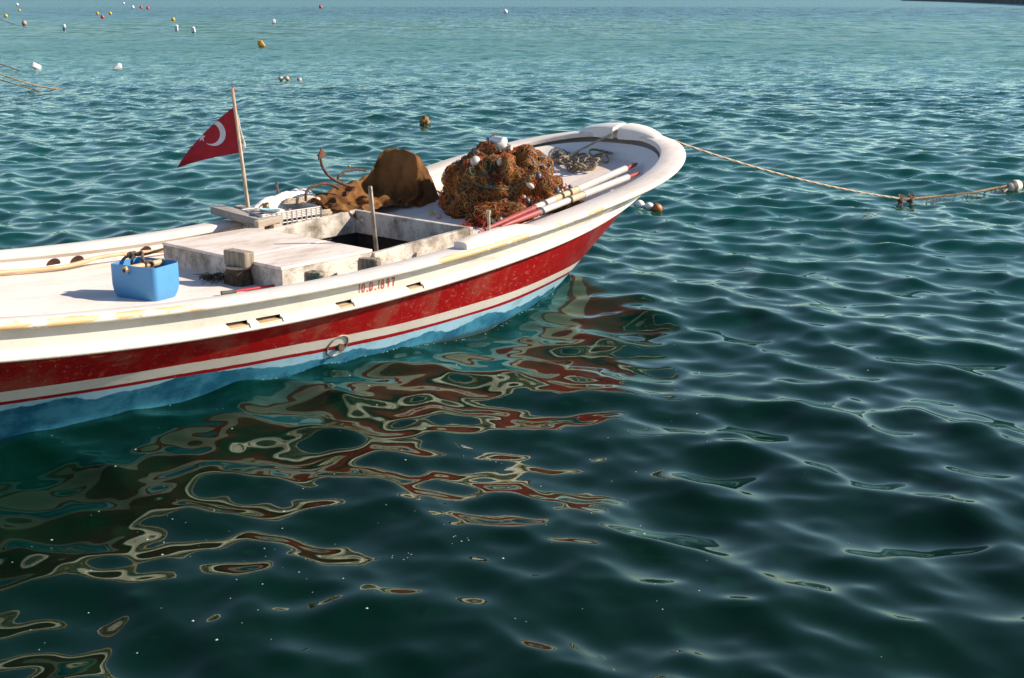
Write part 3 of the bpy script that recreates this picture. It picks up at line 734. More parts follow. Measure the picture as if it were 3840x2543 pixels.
# ---- scrub brush / scraps by the post
t = thing("scrub_brush", -5.0, .02, .54, "small dark scrap of netting and brush on deck at the post's foot", "brush")
m = MB(); m.box((-5.02, -.03, .556), (.075, .05, .028), (0, 0, R(20)))
m.build("brush_block", simple("brush_wood", (.13, .085, .05), .9), t, og(t), smooth=False, bevel=.005)
m = MB()
for i in range(110):
    a = Vector((-5.0 + random.gauss(0, .05), -.03 - random.random() * .17, .543 + random.random() * .02)); d = Vector((random.gauss(0, .04), random.gauss(0, .05), random.random() * .03))
    m.tube([a, a + d * .5 + Vector((0, 0, .015)), a + d], .0022, 3)
m.build("bristles", simple("dark_bristles", (.05, .032, .02), .9), t, og(t))
# ---- steel stanchion at the hatch corner
t = thing("stanchion", -3.83, .50, .10, "dark worn steel rod standing upright out of the open hatch", "rod")
m = MB(); m.tube([L(-3.825, .50, .10), L(-3.879, .50, .624), L(-3.924, .50, 1.103), L(-3.9245, .50, 1.107)], [.0165, .0165, .0165, .013], 12); m.build("rod", M_steel, t, og(t))

# ---- grey timber frame across the far gunwale
t = thing("timber_frame", -4.0, -.95, .70, "weathered grey timber frame resting across the far gunwale beside the hatch lid", "timber")
def slab(m, A, B, w, h, mi=0):                     # A,B: (u,v,ztop) ends of the near top edge; w forward width; h thickness
    du = (w, 0)
    P = []
    for z in (-h, 0):
        P += [L(A[0], A[1], A[2] + z), L(A[0] + w, A[1], A[2] + z + .002), L(B[0] + w, B[1], B[2] + z + .002), L(B[0], B[1], B[2] + z)]
    m.hexa(P, mi)
m = MB(); slab(m, (-4.025, -1.29, .783), (-4.045, -.655, .752), .115, .062); m.build("long_board", M_grey, t, og(t), smooth=False, bevel=.004)
m = MB(); slab(m, (-3.845, -1.22, .775), (-3.86, -.70, .75), .075, .05); m.build("short_board", M_grey, t, og(t), smooth=False, bevel=.004)
m = MB(); slab(m, (-3.909, -.99, .768), (-3.925, -.655, .751), .063, .05); m.build("filler_board", M_grey, t, og(t), smooth=False, bevel=.004)
m = MB()
m.box((-3.97, .622, .73), (.24, .055, .055), (0, R(-4), 0)); m.box((-4.06, .622, .672), (.06, .055, .062)); m.box((-3.90, .622, .672), (.085, .055, .062)); m.box((-3.97, .626, .64), (.22, .045, .02))
m.build("end_block", wood("pale_end_timber", (.55, .46, .36), (.36, .29, .22), 5., 0, .85), t, og(t), smooth=False, bevel=.005)

# ---- pale fish crate
def crate():
    t = thing("fish_crate", -3.69, -.82, .545, "pale slatted plastic crate behind the hatch coaming, with oddments inside", "crate")
    M_cr = simple("crate_plastic", (.66, .60, .54), .5, var=.08); m = MB()
    a, b_, hz = .268, .165, .215; n = 11
    rz = R(-9)
    def cp(x, y, z): return (-3.685 + x * math.cos(rz) - y * math.sin(rz), .815 + x * math.sin(rz) + y * math.cos(rz), .562 + z + .02 * x)
    def rail(x0, y0, x1, y1, z, h=.010, th=.006):
        m.tube([cp(x0, y0, z), cp(x1, y1, z)], h / 1.6, 4)
    cs = [(-a, -b_), (a, -b_), (a, b_), (-a, b_)]
    for i in range(4):
        (x0, y0), (x1, y1) = cs[i], cs[(i + 1) % 4]
        for z in (.004, .04, .085, .13, .160, .173, .186, .199, .213): rail(x0, y0, x1, y1, z, .012 if z > .15 or z < .01 else .010)
        nn = 12 if i % 2 == 0 else 7
        for q in range(nn + 1):
            f = q / nn; x = x0 + (x1 - x0) * f; y = y0 + (y1 - y0) * f
            m.tube([cp(x, y, 0), cp(x, y, .216)], .0085 if q % 3 else .012, 4)
    for q in range(9):
        f = -a + 2 * a * q / 8; m.tube([cp(f, -b_, .004), cp(f, b_, .004)], .007, 4)
    m.build("crate_basket", M_cr, t, og(t), smooth=False)
    m = MB()                                        # solid label plates moulded in the side
    for (x, z, w, h) in ((.07, .105, .035, .055), (-.04, .03, .16, .05), (-.12, .11, .04, .06)):
        m.box(cp(x, -b_ - .004, z), (w, .006, h), (0, 0, rz))
    m.build("crate_panel", M_cr, t, og(t), smooth=False)
    return cp
cp = crate()
t = thing("plate", -3.90, -.72, .765, "shallow pale blue bowl lying on the crate's end", "bowl")
m = MB(); m.lathe([(.001, .0), (.04, .001), (.075, .014), (.086, .026), (.083, .027), (.07, .017), (.03, .006), (.001, .005)], 22, 0, Matrix.Translation(Vector((-3.87, .73, .775))) @ Matrix.Rotation(R(7), 4, 'Y'))
m.build("bowl_shell", simple("pale_blue_plastic", (.30, .50, .60), .4, var=.08), t, og(t))
t = thing("oil_tin", -3.62, -.80, .575, "small amber container standing inside the crate", "container")
m = MB(); m.box((-3.80, .72, .615), (.09, .07, .075)); m.build("tin_body", simple("amber_plastic", (.60, .25, .02), .4), t, og(t), bevel=.008)
m = MB(); m.tube([(-3.80, .72, .652), (-3.80, .72, .672)], .014, 10); m.build("tin_cap", simple("tin_cap_white", (.7, .68, .62), .4), t, og(t))
t = thing("tool_case", -3.6, -.8, .575, "dark blue box lying inside the crate", "box")
m = MB(); m.box((-3.60, .80, .635), (.22, .16, .11), (0, 0, R(-9))); m.build("case_body", simple("navy_plastic", (.02, .035, .07), .4), t, og(t), bevel=.01)
m = MB(); m.box((-3.60, .80, .695), (.226, .166, .010), (0, 0, R(-9))); m.build("case_lid", simple("navy_plastic_lid", (.03, .05, .10), .4), t, og(t), bevel=.003)
t = thing("tea_cup", -3.78, -.86, .77, "small brass jug with a wire handle beside the crate", "jug")
m = MB(); m.lathe([(.001, 0), (.026, .0), (.030, .03), (.022, .052), (.027, .064), (.024, .064), (.02, .052), (.026, .03), (.022, .004), (.001, .003)], 14, 0, Matrix.Translation(Vector((-3.80, .86, .765))))
m.build("jug_body", simple("dull_brass", (.42, .30, .13), .4, metal=.5), t, og(t))
m = MB(); m.tube(crom([(-3.825, .86, .825), (-3.86, .87, .80), (-3.835, .865, .772)], 10), .004, 6); m.build("handle", M_rust, t, og(t))

# ---- white sheet bundled over the gear at the far gunwale
B1 = [(-3.84, -1.10, .700), (-3.66, -1.16, .690), (-3.48, -1.16, .700), (-3.31, -1.14, .70), (-3.20, -1.10, .70), (-3.17, -1.04, .70)]
B2 = [(-3.790, -1.06, .765), (-3.658, -1.08, .815), (-3.477, -1.08, .845), (-3.308, -1.06, .868), (-3.205, -1.02, .835), (-3.165, -1.0, .80)]
B3 = [(-3.80, -.98, .765), (-3.69, -.99, .805), (-3.52, -.98, .825), (-3.34, -.97, .838), (-3.22, -.95, .815), (-3.175, -.93, .785)]
B4 = [(-3.859, -.95, .752), (-3.75, -.95, .745), (-3.59, -.95, .735), (-3.40, -.95, .73), (-3.26, -.92, .72), (-3.21, -.91, .715)]
B5 = [(-3.86, -.93, .70), (-3.75, -.94, .66), (-3.6, -.95, .62), (-3.42, -.95, .60), (-3.28, -.93, .60), (-3.23, -.92, .60)]
t = thing("cloth_bundle", -3.5, -1.02, .70, "crumpled white sheet bundled along the far gunwale behind the crate", "sheet")
S = csurf([B1, B2, B3, B4, B5], 40, 70); m = MB()
G = [[L(q[0], q[1] + .010 * mnoise.noise(Vector((q[0] * 14, q[1] * 20, q[2] * 9))), q[2] + .016 * mnoise.noise(Vector((q[0] * 9 + q[1] * 12, q[1] * 14, 3))) + .007 * mnoise.noise(Vector((q[0] * 30, q[1] * 30, 1)))) for q in row] for row in S]
m.grid(G); ob = m.build("sheet_cloth", white_paint("white_sheet", (.80, .74, .68), (.5, .42, .34), .3, (2, 2, 2), .05, .9), t, og(t), auto=180)

# ---- flag pole and pennant
t = thing("flag_pole", -3.788, -1.1, .70, "wooden flag pole at the far gunwale flying a red pennant with white crescent and star", "flag")
FB = Vector((-3.783, 1.10, .66)); FT = Vector((-3.878, 1.105, 1.722)); FD = (FT - FB)
m = MB(); m.tube([FB + FD * x for x in np.linspace(0, 1, 24)], np.linspace(.0165, .0125, 24), 9, jitter=.12); m.build("pole_shaft", wood("pole_wood", (.58, .45, .31), (.36, .26, .17), 4., 2, .7, .4), t, og(t))
m = MB(); m.tube([FT, FT + Vector((0, 0, .05))], .003, 5); m.build("tip_wire", M_rust, t, og(t))
for f in (.985, .86, .545):
    m = MB(); m.ball(FB + FD * f + Vector((.016, 0, 0)), (.012, .012, .018), 8, 0, None, .3); m.build("flag_tie", simple("red_tie_cloth", (.35, .02, .03), .8), t, og(t))
m = MB(); m.tube(crom([FB + FD * .80 + Vector((.017, -.004, 0)), FB + FD * .68 + Vector((.024, -.004, 0)), FB + FD * .585 + Vector((.040, -.004, 0)), FB + FD * .545 + Vector((.024, -.004, 0))], 16), [.005] * 6 + [.009] * 4 + [.013] * 4 + [.006] * 2, 7); m.build("cloth_knot", simple("pale_tie_cloth", (.68, .6, .54), .9), t, og(t))
HT = FB + FD * .862; HB = FB + FD * .520
FDV = Vector((-.5106, .8598, 0)); FNV = Vector((.8598, .5106, 0)); F0 = Vector((-3.788, 1.10, 0))   # the wind lays the flag out along FDV
def fl_at(a, z, n=0.): return F0 + FDV * a + FNV * n + Vector((0, 0, z))
TIP = fl_at(.593, 1.076)
def flag_pt(s, w):                                   # s along the fly, w from top (0) to bottom (1)
    top = HT.lerp(TIP, s) + Vector((0, 0, .050 * max(math.sin(math.pi * min(s, 1)), 0) ** .7 if 0 < s < 1 else 0)); bot = HB.lerp(TIP, s) + Vector((0, 0, .014 * math.sin(math.pi * s)))
    p = top.lerp(bot, w); return p + FNV * (.026 * math.sin(s * 6.2 + w * 1.2) * s ** .5 + .014 * math.sin(w * 6 + s * 3) * s)
m = MB(); ns, nw = 46, 26
m.grid([[flag_pt(i / ns * .995, j / nw) for j in range(nw + 1)] for i in range(ns + 1)])
fl = m.build("pennant", simple("flag_red_cloth", (.36, .008, .018), .85, var=.10, scale=12, bump=.05), t, og(t), auto=180)
sm = fl.modifiers.new("thickness", 'SOLIDIFY'); sm.thickness = .002; sm.offset = 0
def plane_pt(a, z, off):                             # point of the rippled cloth at (distance along the fly, height)
    s, w = .4, .5
    f = lambda s, w: ((flag_pt(s, w) - F0).dot(FDV), flag_pt(s, w).z)
    for _ in range(14):
        p = f(s, w); ps = f(s + .001, w); pw = f(s, w + .001)
        A_, B_, C_, D_ = (ps[0] - p[0]) / .001, (pw[0] - p[0]) / .001, (ps[1] - p[1]) / .001, (pw[1] - p[1]) / .001
        det = A_ * D_ - B_ * C_; ex, ez = a - p[0], z - p[1]
        s += (D_ * ex - B_ * ez) / det; w += (-C_ * ex + A_ * ez) / det
    return flag_pt(s, max(w, .012)) + FNV * off
cc = Vector((.248, 1.367)); ro, ri = .1030, .0830; ci = cc + Vector((.029, -.005))
M_emb = simple("flag_white_cloth", (.62, .58, .58), .85, var=.06)
for off in (-.0035, .0035):
    m = MB(); Lp, Rp = [], []
    d = (cc - ci).length; ca = math.acos((ro * ro + d * d - ri * ri) / (2 * ro * d)); cb = math.acos((ri * ri + d * d - ro * ro) / (2 * ri * d))
    dirn = math.atan2(ci.y - cc.y, ci.x - cc.x)
    A_ = np.linspace(dirn + ca, dirn + 2 * math.pi - ca, 44); B_ = np.linspace(dirn + (math.pi - cb), dirn + (math.pi + cb), 44)
    for a1, b1 in zip(A_, B_):
        Lp.append(plane_pt(cc.x + ro * math.cos(a1), cc.y + ro * math.sin(a1), off)); Rp.append(plane_pt(ci.x + ri * math.cos(b1), ci.y + ri * math.sin(b1), off))
    m.grid([Lp, Rp]); m.build("crescent", M_emb, fl, (0, 0, 0), smooth=False)
    m = MB(); sp_ = []; so = Vector((.350, 1.330))
    for i in range(10):
        a1 = R(18) + math.pi * i / 5; r_ = .040 if i % 2 == 0 else .0165; sp_.append(plane_pt(so.x + r_ * .85 * math.cos(a1), so.y + r_ * math.sin(a1), off))
    m.add(sp_ + [plane_pt(so.x, so.y, off)], [(i, (i + 1) % 10, 10) for i in range(10)])
    m.build("star", M_emb, fl, (0, 0, 0), smooth=False)
for c_ in fl.children: c_.data.transform(Matrix.Translation(-Vector(og(t))))
# second short rod by the far gunwale
t = thing("rowlock_pin", -3.50, -1.05, .75, "thin grey rod sticking up behind the white sheet", "rod")
m = MB(); m.tube([L(-3.478, -1.075, .66), L(-3.523, -1.06, .952)], .011, 9); m.build("rod", M_steel, t, og(t))
# ---- coiled hawser beside the crate
t = thing("rope_coil", -3.25, -.80, .62, "coiled tan hawser on deck between the crate and the brown sacking", "rope")
m = MB()
for i in range(7):
    z0 = .60 + .019 * i; a0 = random.random() * 6; ru_, rv_ = .145 + .012 * random.random(), .10 + .012 * random.random()
    c = (-3.27 + random.gauss(0, .012), -.80 + random.gauss(0, .01))
    pts = [L(c[0] + ru_ * math.cos(a), c[1] + rv_ * math.sin(a), z0 + .006 * math.sin(2 * a + a0)) for a in np.linspace(a0, a0 + 2 * math.pi, 46)]
    # three lay strands
    P = np.array(pts)
    for q in range(3):
        ph = np.linspace(0, 26 * math.pi / 2, 46) + q * 2 * math.pi / 3
        m.tube(P + np.stack([np.cos(ph) * .0065, np.cos(ph) * .0065 * .3, np.sin(ph) * .0065], -1), .0085, 6)
m.build("coil_strands", M_rope, t, og(t))
t = thing("rope_coil", -3.38, -.98, .75, "thin pale line coiled on the white sheet above the crate", "rope")
m = MB()
for i in range(5):
    m.tube([L(-3.42 + .15 * math.cos(a) + .01 * i, -.93 + .03 * math.sin(a), .765 + .008 * i + .024 * math.sin(a * .5)) for a in np.linspace(0, 2 * math.pi, 30)], .007, 6)
m.build("coil_strands", M_rope, t, og(t))

# ---- grapnel anchor
t = thing("anchor", -3.0, -.85, .86, "rusty four-armed grapnel anchor poking out from under the brown sacking", "anchor")
def arm(pts, r0, r1, name="anchor_arm"):
    m = MB(); P = crom([L(*p) for p in pts], 70); rr = np.linspace(r0, r1, 70) * (1 + .10 * np.sin(np.arange(70) * 1.35)); m.tube(P, rr, 10); return m.build(name, M_rust, t, og(t))
arm([(-3.237, -.86, 1.165), (-3.222, -.85, 1.13), (-3.198, -.85, 1.05), (-3.12, -.85, .965), (-2.98, -.85, .893), (-2.86, -.84, .855)], .0105, .014)
arm([(-3.02, -.86, .905), (-3.021, -.87, .939), (-2.968, -.88, .978), (-2.847, -.89, .995), (-2.73, -.89, .985), (-2.675, -.89, .968)], .013, .008)
arm([(-3.405, -.84, .80), (-3.388, -.85, .865), (-3.324, -.86, .900), (-3.2, -.86, .918), (-3.09, -.86, .895), (-3.03, -.86, .86)], .011, .014)
m = MB()
def fluke(m, pts, th):
    n = len(pts); F_ = [L(*p) for p in pts]; Bk = [L(p[0] - .004, p[1] + th, p[2]) for p in pts]
    m.add(F_ + Bk, [tuple(range(n)), tuple(range(n, 2 * n))[::-1]] + [(i, (i + 1) % n, n + (i + 1) % n, n + i) for i in range(n)])
fluke(m, [(-3.205, -.858, 1.222), (-3.150, -.85, 1.145), (-3.205, -.846, 1.135), (-3.252, -.85, 1.118), (-3.238, -.86, 1.16)], .012)
m.build("fluke", M_rust, t, og(t), smooth=False, bevel=.003)
arm([(-2.93, -.90, .80), (-2.75, -.95, .76), (-2.45, -.98, .71)], .02, .018, "shank")

# ---- brown sacking thrown over the gear
r0 = [(-3.244, -1.00, .78), (-2.962, -1.06, .80), (-2.747, -1.10, .80), (-2.52, -1.12, .80), (-2.36, -1.10, .74), (-2.22, -1.08, .72), (-2.10, -1.06, .70), (-2.02, -1.0, .69), (-1.92, -.96, .665)]
r1 = [(-3.244, -.95, .808), (-2.962, -1.0, .843), (-2.747, -1.0, .873), (-2.531, -1.0, .925), (-2.390, -1.0, 1.06), (-2.274, -.98, 1.085), (-2.16, -.96, 1.06), (-2.07, -.92, .93), (-1.93, -.90, .675)]
r15 = [(-3.27, -.92, .812), (-3.04, -.93, .815), (-2.86, -.92, .82), (-2.59, -.985, .865), (-2.40, -.985, 1.07), (-2.34, -.85, 1.112), (-2.285, -.69, 1.088), (-2.15, -.67, .95), (-1.96, -.76, .682)]
r2 = [(-3.280, -.90, .808), (-3.109, -.86, .783), (-2.95, -.83, .775), (-2.640, -.93, .785), (-2.415, -.955, .93), (-2.375, -.80, 1.02), (-2.335, -.615, 1.045), (-2.185, -.61, .88), (-2.00, -.66, .684)]
r22 = [(-3.285, -.89, .807), (-3.14, -.83, .765), (-3.02, -.76, .745), (-2.72, -.84, .755), (-2.46, -.91, .80), (-2.39, -.79, .85), (-2.352, -.60, .88), (-2.22, -.60, .80), (-2.03, -.64, .684)]
r25 = [(-3.292, -.88, .807), (-3.181, -.79, .747), (-3.089, -.68, .735), (-2.90, -.70, .745), (-2.62, -.80, .742), (-2.44, -.775, .755), (-2.358, -.592, .76), (-2.252, -.592, .725), (-2.05, -.63, .684)]
r3 = [(-3.306, -.86, .806), (-3.253, -.72, .721), (-3.180, -.600, .722), (-3.085, -.552, .735), (-2.95, -.58, .735), (-2.66, -.66, .735), (-2.44, -.67, .70), (-2.31, -.585, .672), (-2.07, -.62, .680)]
r4 = [(-3.31, -.85, .80), (-3.262, -.70, .712), (-3.19, -.565, .705), (-3.088, -.512, .630), (-2.94, -.55, .70), (-2.68, -.64, .70), (-2.46, -.655, .672), (-2.32, -.578, .664), (-2.075, -.612, .678)]
t = thing("sacking", -2.6, -.8, .70, "brown burlap sacking draped in a tall hump over gear on the far side deck", "sacking")
S = csurf([r0, r1, r15, r2, r22, r25, r3, r4], 100, 160); G = []
for i, row in enumerate(S):
    g = []
    for j, q in enumerate(row):
        f = i / 99; hump = math.exp(-((q[0] + 2.3) / .32) ** 2)
        fold = .030 * math.sin(j * .33 + 4 * mnoise.noise(Vector((q[0] * 3, q[1] * 3, 0)))) * hump * min(max((f - .25) * 2, 0), 1)
        wr = (.045 - .012 * hump) * mnoise.noise(Vector((q[0] * 6.5, q[1] * 7.5, q[2] * 2))) + (.018 - .008 * hump) * mnoise.noise(Vector((q[0] * 17, q[1] * 17, q[2] * 3)))
        cr = (.16 - abs(mnoise.noise(Vector((q[0] * 7 + 3, q[1] * 7, q[2] * 2.2))))) * .085
        fold += cr * .55; wr += cr * (1 - .6 * hump)
        e = min(1, min(i, 99 - i) / 6, min(j, 159 - j) / 6) * .75 + .25
        g.append(L(q[0] - fold * 1.1, q[1] + fold * .8 + wr * .5 * e, q[2] + wr * e))
    G.append(g)
m = MB(); m.grid(G)
def burlap():
    b = NB("brown_burlap"); n1 = b.ramp(b.noise(5., 7., .65), .40, .68); n2 = b.ramp(b.noise(2.2, 4., .6), .5, .7)
    c = b.mix(n1, (.23, .105, .037), (.10, .046, .017)); c = b.mix(b.math('MULTIPLY', n2, .5), c, (.075, .05, .035))
    weave = b.n("TexWave", _wave_type='BANDS', Scale=90., Distortion=3., Detail=2.); b.set(weave.inputs["Vector"], b.tc.outputs["Object"])
    b.set(b.b.inputs["Base Color"], c); b.b.inputs["Roughness"].default_value = 1.; b.b.inputs["Specular IOR Level"].default_value = .1
    pass
    b.bump(b.math('ADD', weave.outputs["Fac"], b.noise(160., 3.)), .55, .004); return b.m
ob = m.build("burlap_cloth", burlap(), t, og(t), auto=180); md = ob.modifiers.new("thickness", 'SOLIDIFY'); md.thickness = .006; md.offset = -1
m = MB(); m.box(L(-3.088, -.500, .640), (.03, .05, .032), (R(20), 0, R(20))); m.build("metal_clip", simple("dull_alloy", (.5, .5, .52), .35, metal=.6), t, og(t), bevel=.004)
m = MB(); m.tube(crom([L(-1.93, -.80, .74), L(-1.86, -.80, .69), L(-1.82, -.80, .675), L(-1.84, -.79, .69), L(-1.90, -.79, .72)], 20), .005, 6); m.build("cloth_hook", M_rust, t, og(t))
# ------------------------------------------------------------------ fishing net heap with floats
NC = (-1.95, .03); NU = np.array([.652, .758]); NW = np.array([-.758, .652])
NB_ = Vector(L(NC[0], NC[1], float(zdk(NC[0])) - .02))
NX = Vector((NU[0], -NU[1], 0)); NY = Vector((NW[0], -NW[1], 0))
def heap_pt(d, lift=0., C=None, ax=(.50, .47, .515), pw=2.5, am=1., sd=0.):
    """star-shaped heap: direction (picture right, away, up) -> surface point"""
    d = d.normalized(); rho = (abs(d.x / ax[0]) ** pw + abs(d.y / ax[1]) ** pw + abs(d.z / ax[2]) ** pw) ** (-1 / pw)
    q = d * 2.3 + Vector((sd, 0, 0)); n = .16 * mnoise.noise(q) + .085 * mnoise.noise(q * 2.6) + .035 * mnoise.noise(q * 6)
    n += .07 * (abs(mnoise.noise(q * 1.7 + Vector((5, 5, 5)))) * 2 - .6)
    rho *= 1 + am * n
    return (C or NB_) + (NX * d.x + NY * d.y + Vector((0, 0, 1)) * d.z) * (rho + lift)
t = thing("fishing_net", -1.95, .03, .66, "heap of orange-brown fishing net strung with white, grey and red floats on the foredeck", "net")
def net_mat(name, cols, dens):
    b = NB(name); n1 = b.ramp(b.noise(4.5, 7., .7), .38, .62); n2 = b.ramp(b.noise(3., 4., .6, b.coords(loc=(3, 1, 2))), .54, .66); n3 = b.noise(60., 6., .75)
    c = b.mix(n1, cols[0], cols[1]); c = b.mix(n2, c, cols[2]); c = b.mix(b.ramp(n3, .4, .62), tuple(.35 * q for q in cols[1]), c)
    b.set(b.b.inputs["Base Color"], c); b.b.inputs["Roughness"].default_value = .95; b.b.inputs["Specular IOR Level"].default_value = .1
    b.bump(n3, 1., .03); return b.m
M_heap = net_mat("net_mesh", ((.30, .135, .045), (.15, .06, .022), (.34, .11, .025)), 1)
FOLD = [(Vector(L(-2.36, .36, .63)), (.28, .22, .15), 5.), (Vector(L(-1.98, .42, .665)), (.40, .17, .15), 9.), (Vector(L(-1.50, .26, .70)), (.16, .12, .09), 3.)]
def heap_mesh(C, ax, sd, nm, n=64, k=110):
    m = MB(); G = []
    for i in range(n):
        ph = (math.pi / 2 + .12) * max(i, .01) / (n - 1)
        G.append([heap_pt(Vector((math.sin(ph) * math.cos(a), math.sin(ph) * math.sin(a), math.cos(ph))), -.006, C, ax, sd=sd) for a in np.linspace(0, 2 * math.pi, k, endpoint=False)])
    m.grid(G, wrap=True); return m.build(nm, M_heap, t, og(t), auto=180)
heap_mesh(NB_, (.50, .47, .515), 0., "net_heap")
for C, ax, sd in FOLD: heap_mesh(C, ax, sd, "net_fold", 26, 50)
M_n = [plain("tan_net_strand", (.52, .285, .105), .9, .25, 60, 0), plain("orange_net_strand", (.54, .18, .03), .9, .25, 60, 0), plain("brown_net_strand", (.15, .075, .03), .9, .3, 60, 0), plain("red_net_strand", (.52, .03, .012), .9, .2, 60, 0)]
def rand_dir():
    z = random.random() ** .8; a = random.random() * 2 * math.pi; r = math.sqrt(max(1 - z * z, 0)); return Vector((r * math.cos(a), r * math.sin(a), z))
def strands(C, ax, sd, nm, count, redp):
    m = MB(); sc_ = .30 / (ax[0] + .05) if ax[0] < .45 else .6
    for i in range(count):
        d = rand_dir(); n = random.randint(7, 13); st = random.uniform(.012, .045) * (1 if ax[0] > .45 else 1.5); curl = random.gauss(0, 1.1); hd = random.random() * 6.28; pts = []
        q = d * 3.2; mat_n = mnoise.noise(q + Vector((9, 0, sd))) + random.gauss(0, .20)
        mi = 1 if mat_n > .05 else (2 if mat_n < -.24 else 0)
        if mnoise.noise(d * 4.5 + Vector((0, 30, sd))) > .40 or random.random() < redp: mi = 3
        loose = random.random() < .3; h0 = random.uniform(.0, .007)
        for k in range(n):
            pts.append(heap_pt(d, h0 + (.013 * math.sin(math.pi * k / (n - 1)) if loose else random.random() * .006), C, ax, sd=sd))
            e1 = d.cross(Vector((.3, .2, 1))).normalized(); e2 = d.cross(e1); hd += curl * .35 + random.gauss(0, .5)
            d = (d + (e1 * math.cos(hd) + e2 * math.sin(hd)) * st).normalized()
            if d.z < -.03: d.z = .0
        m.tube(pts, random.uniform(.0012, .0024), 3, mi, cap=False)
    m.build(nm, M_n, t, og(t), auto=180)
strands(NB_, (.50, .47, .515), 0., "net_strands", 4600, .02)
for C, ax, sd in FOLD: strands(C, ax, sd, "net_fold_strands", 420, .18)
# red mesh scraps at the foot of the heap
for (u, v, z, s) in ((-2.42, .42, .665, .05), (-2.60, .40, .63, .045), (-2.22, .46, .70, .05), (-1.98, .50, .76, .05), (-1.86, .50, .80, .04), (-1.62, .40, .80, .045), (-2.70, .30, .62, .035), (-2.45, .52, .65, .04), (-2.2, .1, 1.0, .03)):
    m = MB()
    for k in range(26):
        p = Vector(L(u + random.gauss(0, s * .6), v + random.gauss(0, s * .5), z + random.random() * s)); pts = [p]
        for q in range(4): pts.append(pts[-1] + Vector((random.gauss(0, s * .35), random.gauss(0, s * .35), random.gauss(0, s * .3))))
        m.tube(crom(pts, 9), .0030, 3, 0, cap=False)
    m.build("red_mesh_scrap", M_n[3], t, og(t), auto=180)
BLOBS = [(NB_, (.50, .47, .515), 0.)] + FOLD
def on_heap(p, lift):
    p = Vector(p)
    for C, ax, sd in BLOBS:
        d = p - C; q = Vector((d.dot(NX), d.dot(NY), d.z)); sp = heap_pt(q, lift, C, ax, sd=sd) if q.length > 1e-4 else p
        if (sp - C).length > d.length or (C is NB_ and d.length < (sp - C).length * 1.12): p = sp
    return p
FM = dict(w=simple("float_white", (.60, .53, .44), .45, var=.10), g=simple("float_slate", (.085, .10, .125), .4, var=.12), b=simple("float_grey", (.36, .36, .36), .45, var=.1), r=simple("float_red", (.45, .035, .015), .5, var=.15), o=simple("float_brown", (.20, .06, .03), .5, var=.15), y=simple("float_yellow", (.55, .40, .05), .5), p=simple("float_salmon", (.62, .27, .17), .5))
FLO = [(-2.285, .058, 1.055, .058, 'rw', 1), (-2.175, .205, 1.04, .034, 'w', 1.25), (-2.16, -.06, 1.12, .038, 'g', 1.2), (-2.31, .235, .895, .032, 'g', 1.2), (-2.11, .44, .885, .030, 'w', 1.7), (-2.03, .44, .94, .030, 'g', 1.4), (-1.93, .46, .93, .026, 'o', 1.5), (-2.20, -.365, .945, .042, 'w', 1.1), (-2.26, -.32, .82, .034, 'g', 1.2), (-2.41, -.11, .75, .030, 'g', 1.2), (-2.275, .345, .79, .030, 'w', 1.3), (-2.325, .30, .77, .024, 'b', 1.2), (-2.12, .475, .78, .033, 'g', 1.3), (-2.15, .45, .82, .026, 'p', 1.2), (-1.303, .274, .79, .026, 'g', 1.3), (-1.387, .277, .785, .027, 'g', 1.1), (-1.90, .51, .815, .042, 'g', 1.5), (-2.50, .49, .665, .030, 'b', 1.5), (-2.15, .48, .725, .031, 'b', 1.3), (-2.50, -.28, .64, .026, 'y', 1.2), (-2.56, -.14, .635, .027, 'p', 1.1), (-1.955, .525, .785, .028, 'p', 1.1), (-2.06, .10, 1.135, .024, 'o', 1.2), (-1.80, .48, .80, .022, 'w', 1.3), (-1.72, .46, .815, .024, 'b', 1.2)]
for (u, v, z, r, c, el) in FLO:
    r *= .86; fp = on_heap(L(u, v, z), r * .30)
    m = MB(); rot = (random.uniform(-.6, .6), random.uniform(-.9, .9) + (1.2 if el < 1.5 else .15), random.uniform(0, 3))
    m.ball(fp, (r * .86, r * .86, r * el * .95), 14, 0, rot)
    if c == 'rw': m.ball(fp + Vector((.022, -.006, -.016)), (r * .84, r * .84, r * .9), 14, 1, rot)
    f = m.build("float", [FM[c[-1]], FM['r']], t, og(t), auto=180)
    if c == 'g' or c == 'w' and el < 1.2:
        m = MB(); e = fp + Vector((0, -r * .3, r * .75)); m.ball(e, r * .22, 8); m.build("float_eye", simple("float_eye_dark", (.05, .05, .05), .6), f, og(t)); f.children[0].location = (0, 0, 0)
def line_on(pts, r=.0042, n=26, nm="cork_line", mt=M_green):
    m = MB(); m.tube([on_heap(p, .012) for p in crom([L(*p) for p in pts], n)], r, 6); m.build(nm, mt, t, og(t))
line_on([(-2.16, -.06, 1.13), (-2.10, .06, 1.185), (-2.08, .10, 1.185)]); line_on([(-2.31, .05, 1.0), (-2.35, .10, .955), (-2.30, .17, .975), (-2.22, .17, 1.03)])
line_on([(-2.40, .02, .93), (-2.36, .15, .90), (-2.31, .23, .89), (-2.30, .32, .875), (-2.24, .40, .90), (-2.12, .44, .94), (-2.08, .46, .965)])
line_on([(-2.18, -.38, .93), (-2.24, -.33, .90), (-2.24, -.22, .93)]); line_on([(-2.02, -.04, 1.175), (-1.97, .05, 1.20), (-1.92, .12, 1.21), (-1.90, .05, 1.20)])
line_on([(-2.38, -.2, .8), (-2.42, -.12, .72), (-2.36, -.02, .70)]); line_on([(-2.30, .37, .78), (-2.20, .45, .775), (-2.10, .5, .775)]); line_on([(-1.76, .42, .93), (-1.62, .46, .86), (-1.5, .42, .80), (-1.42, .33, .785)])
line_on([(-2.62, .52, .665), (-2.58, .46, .69), (-2.62, .42, .66)], .006)
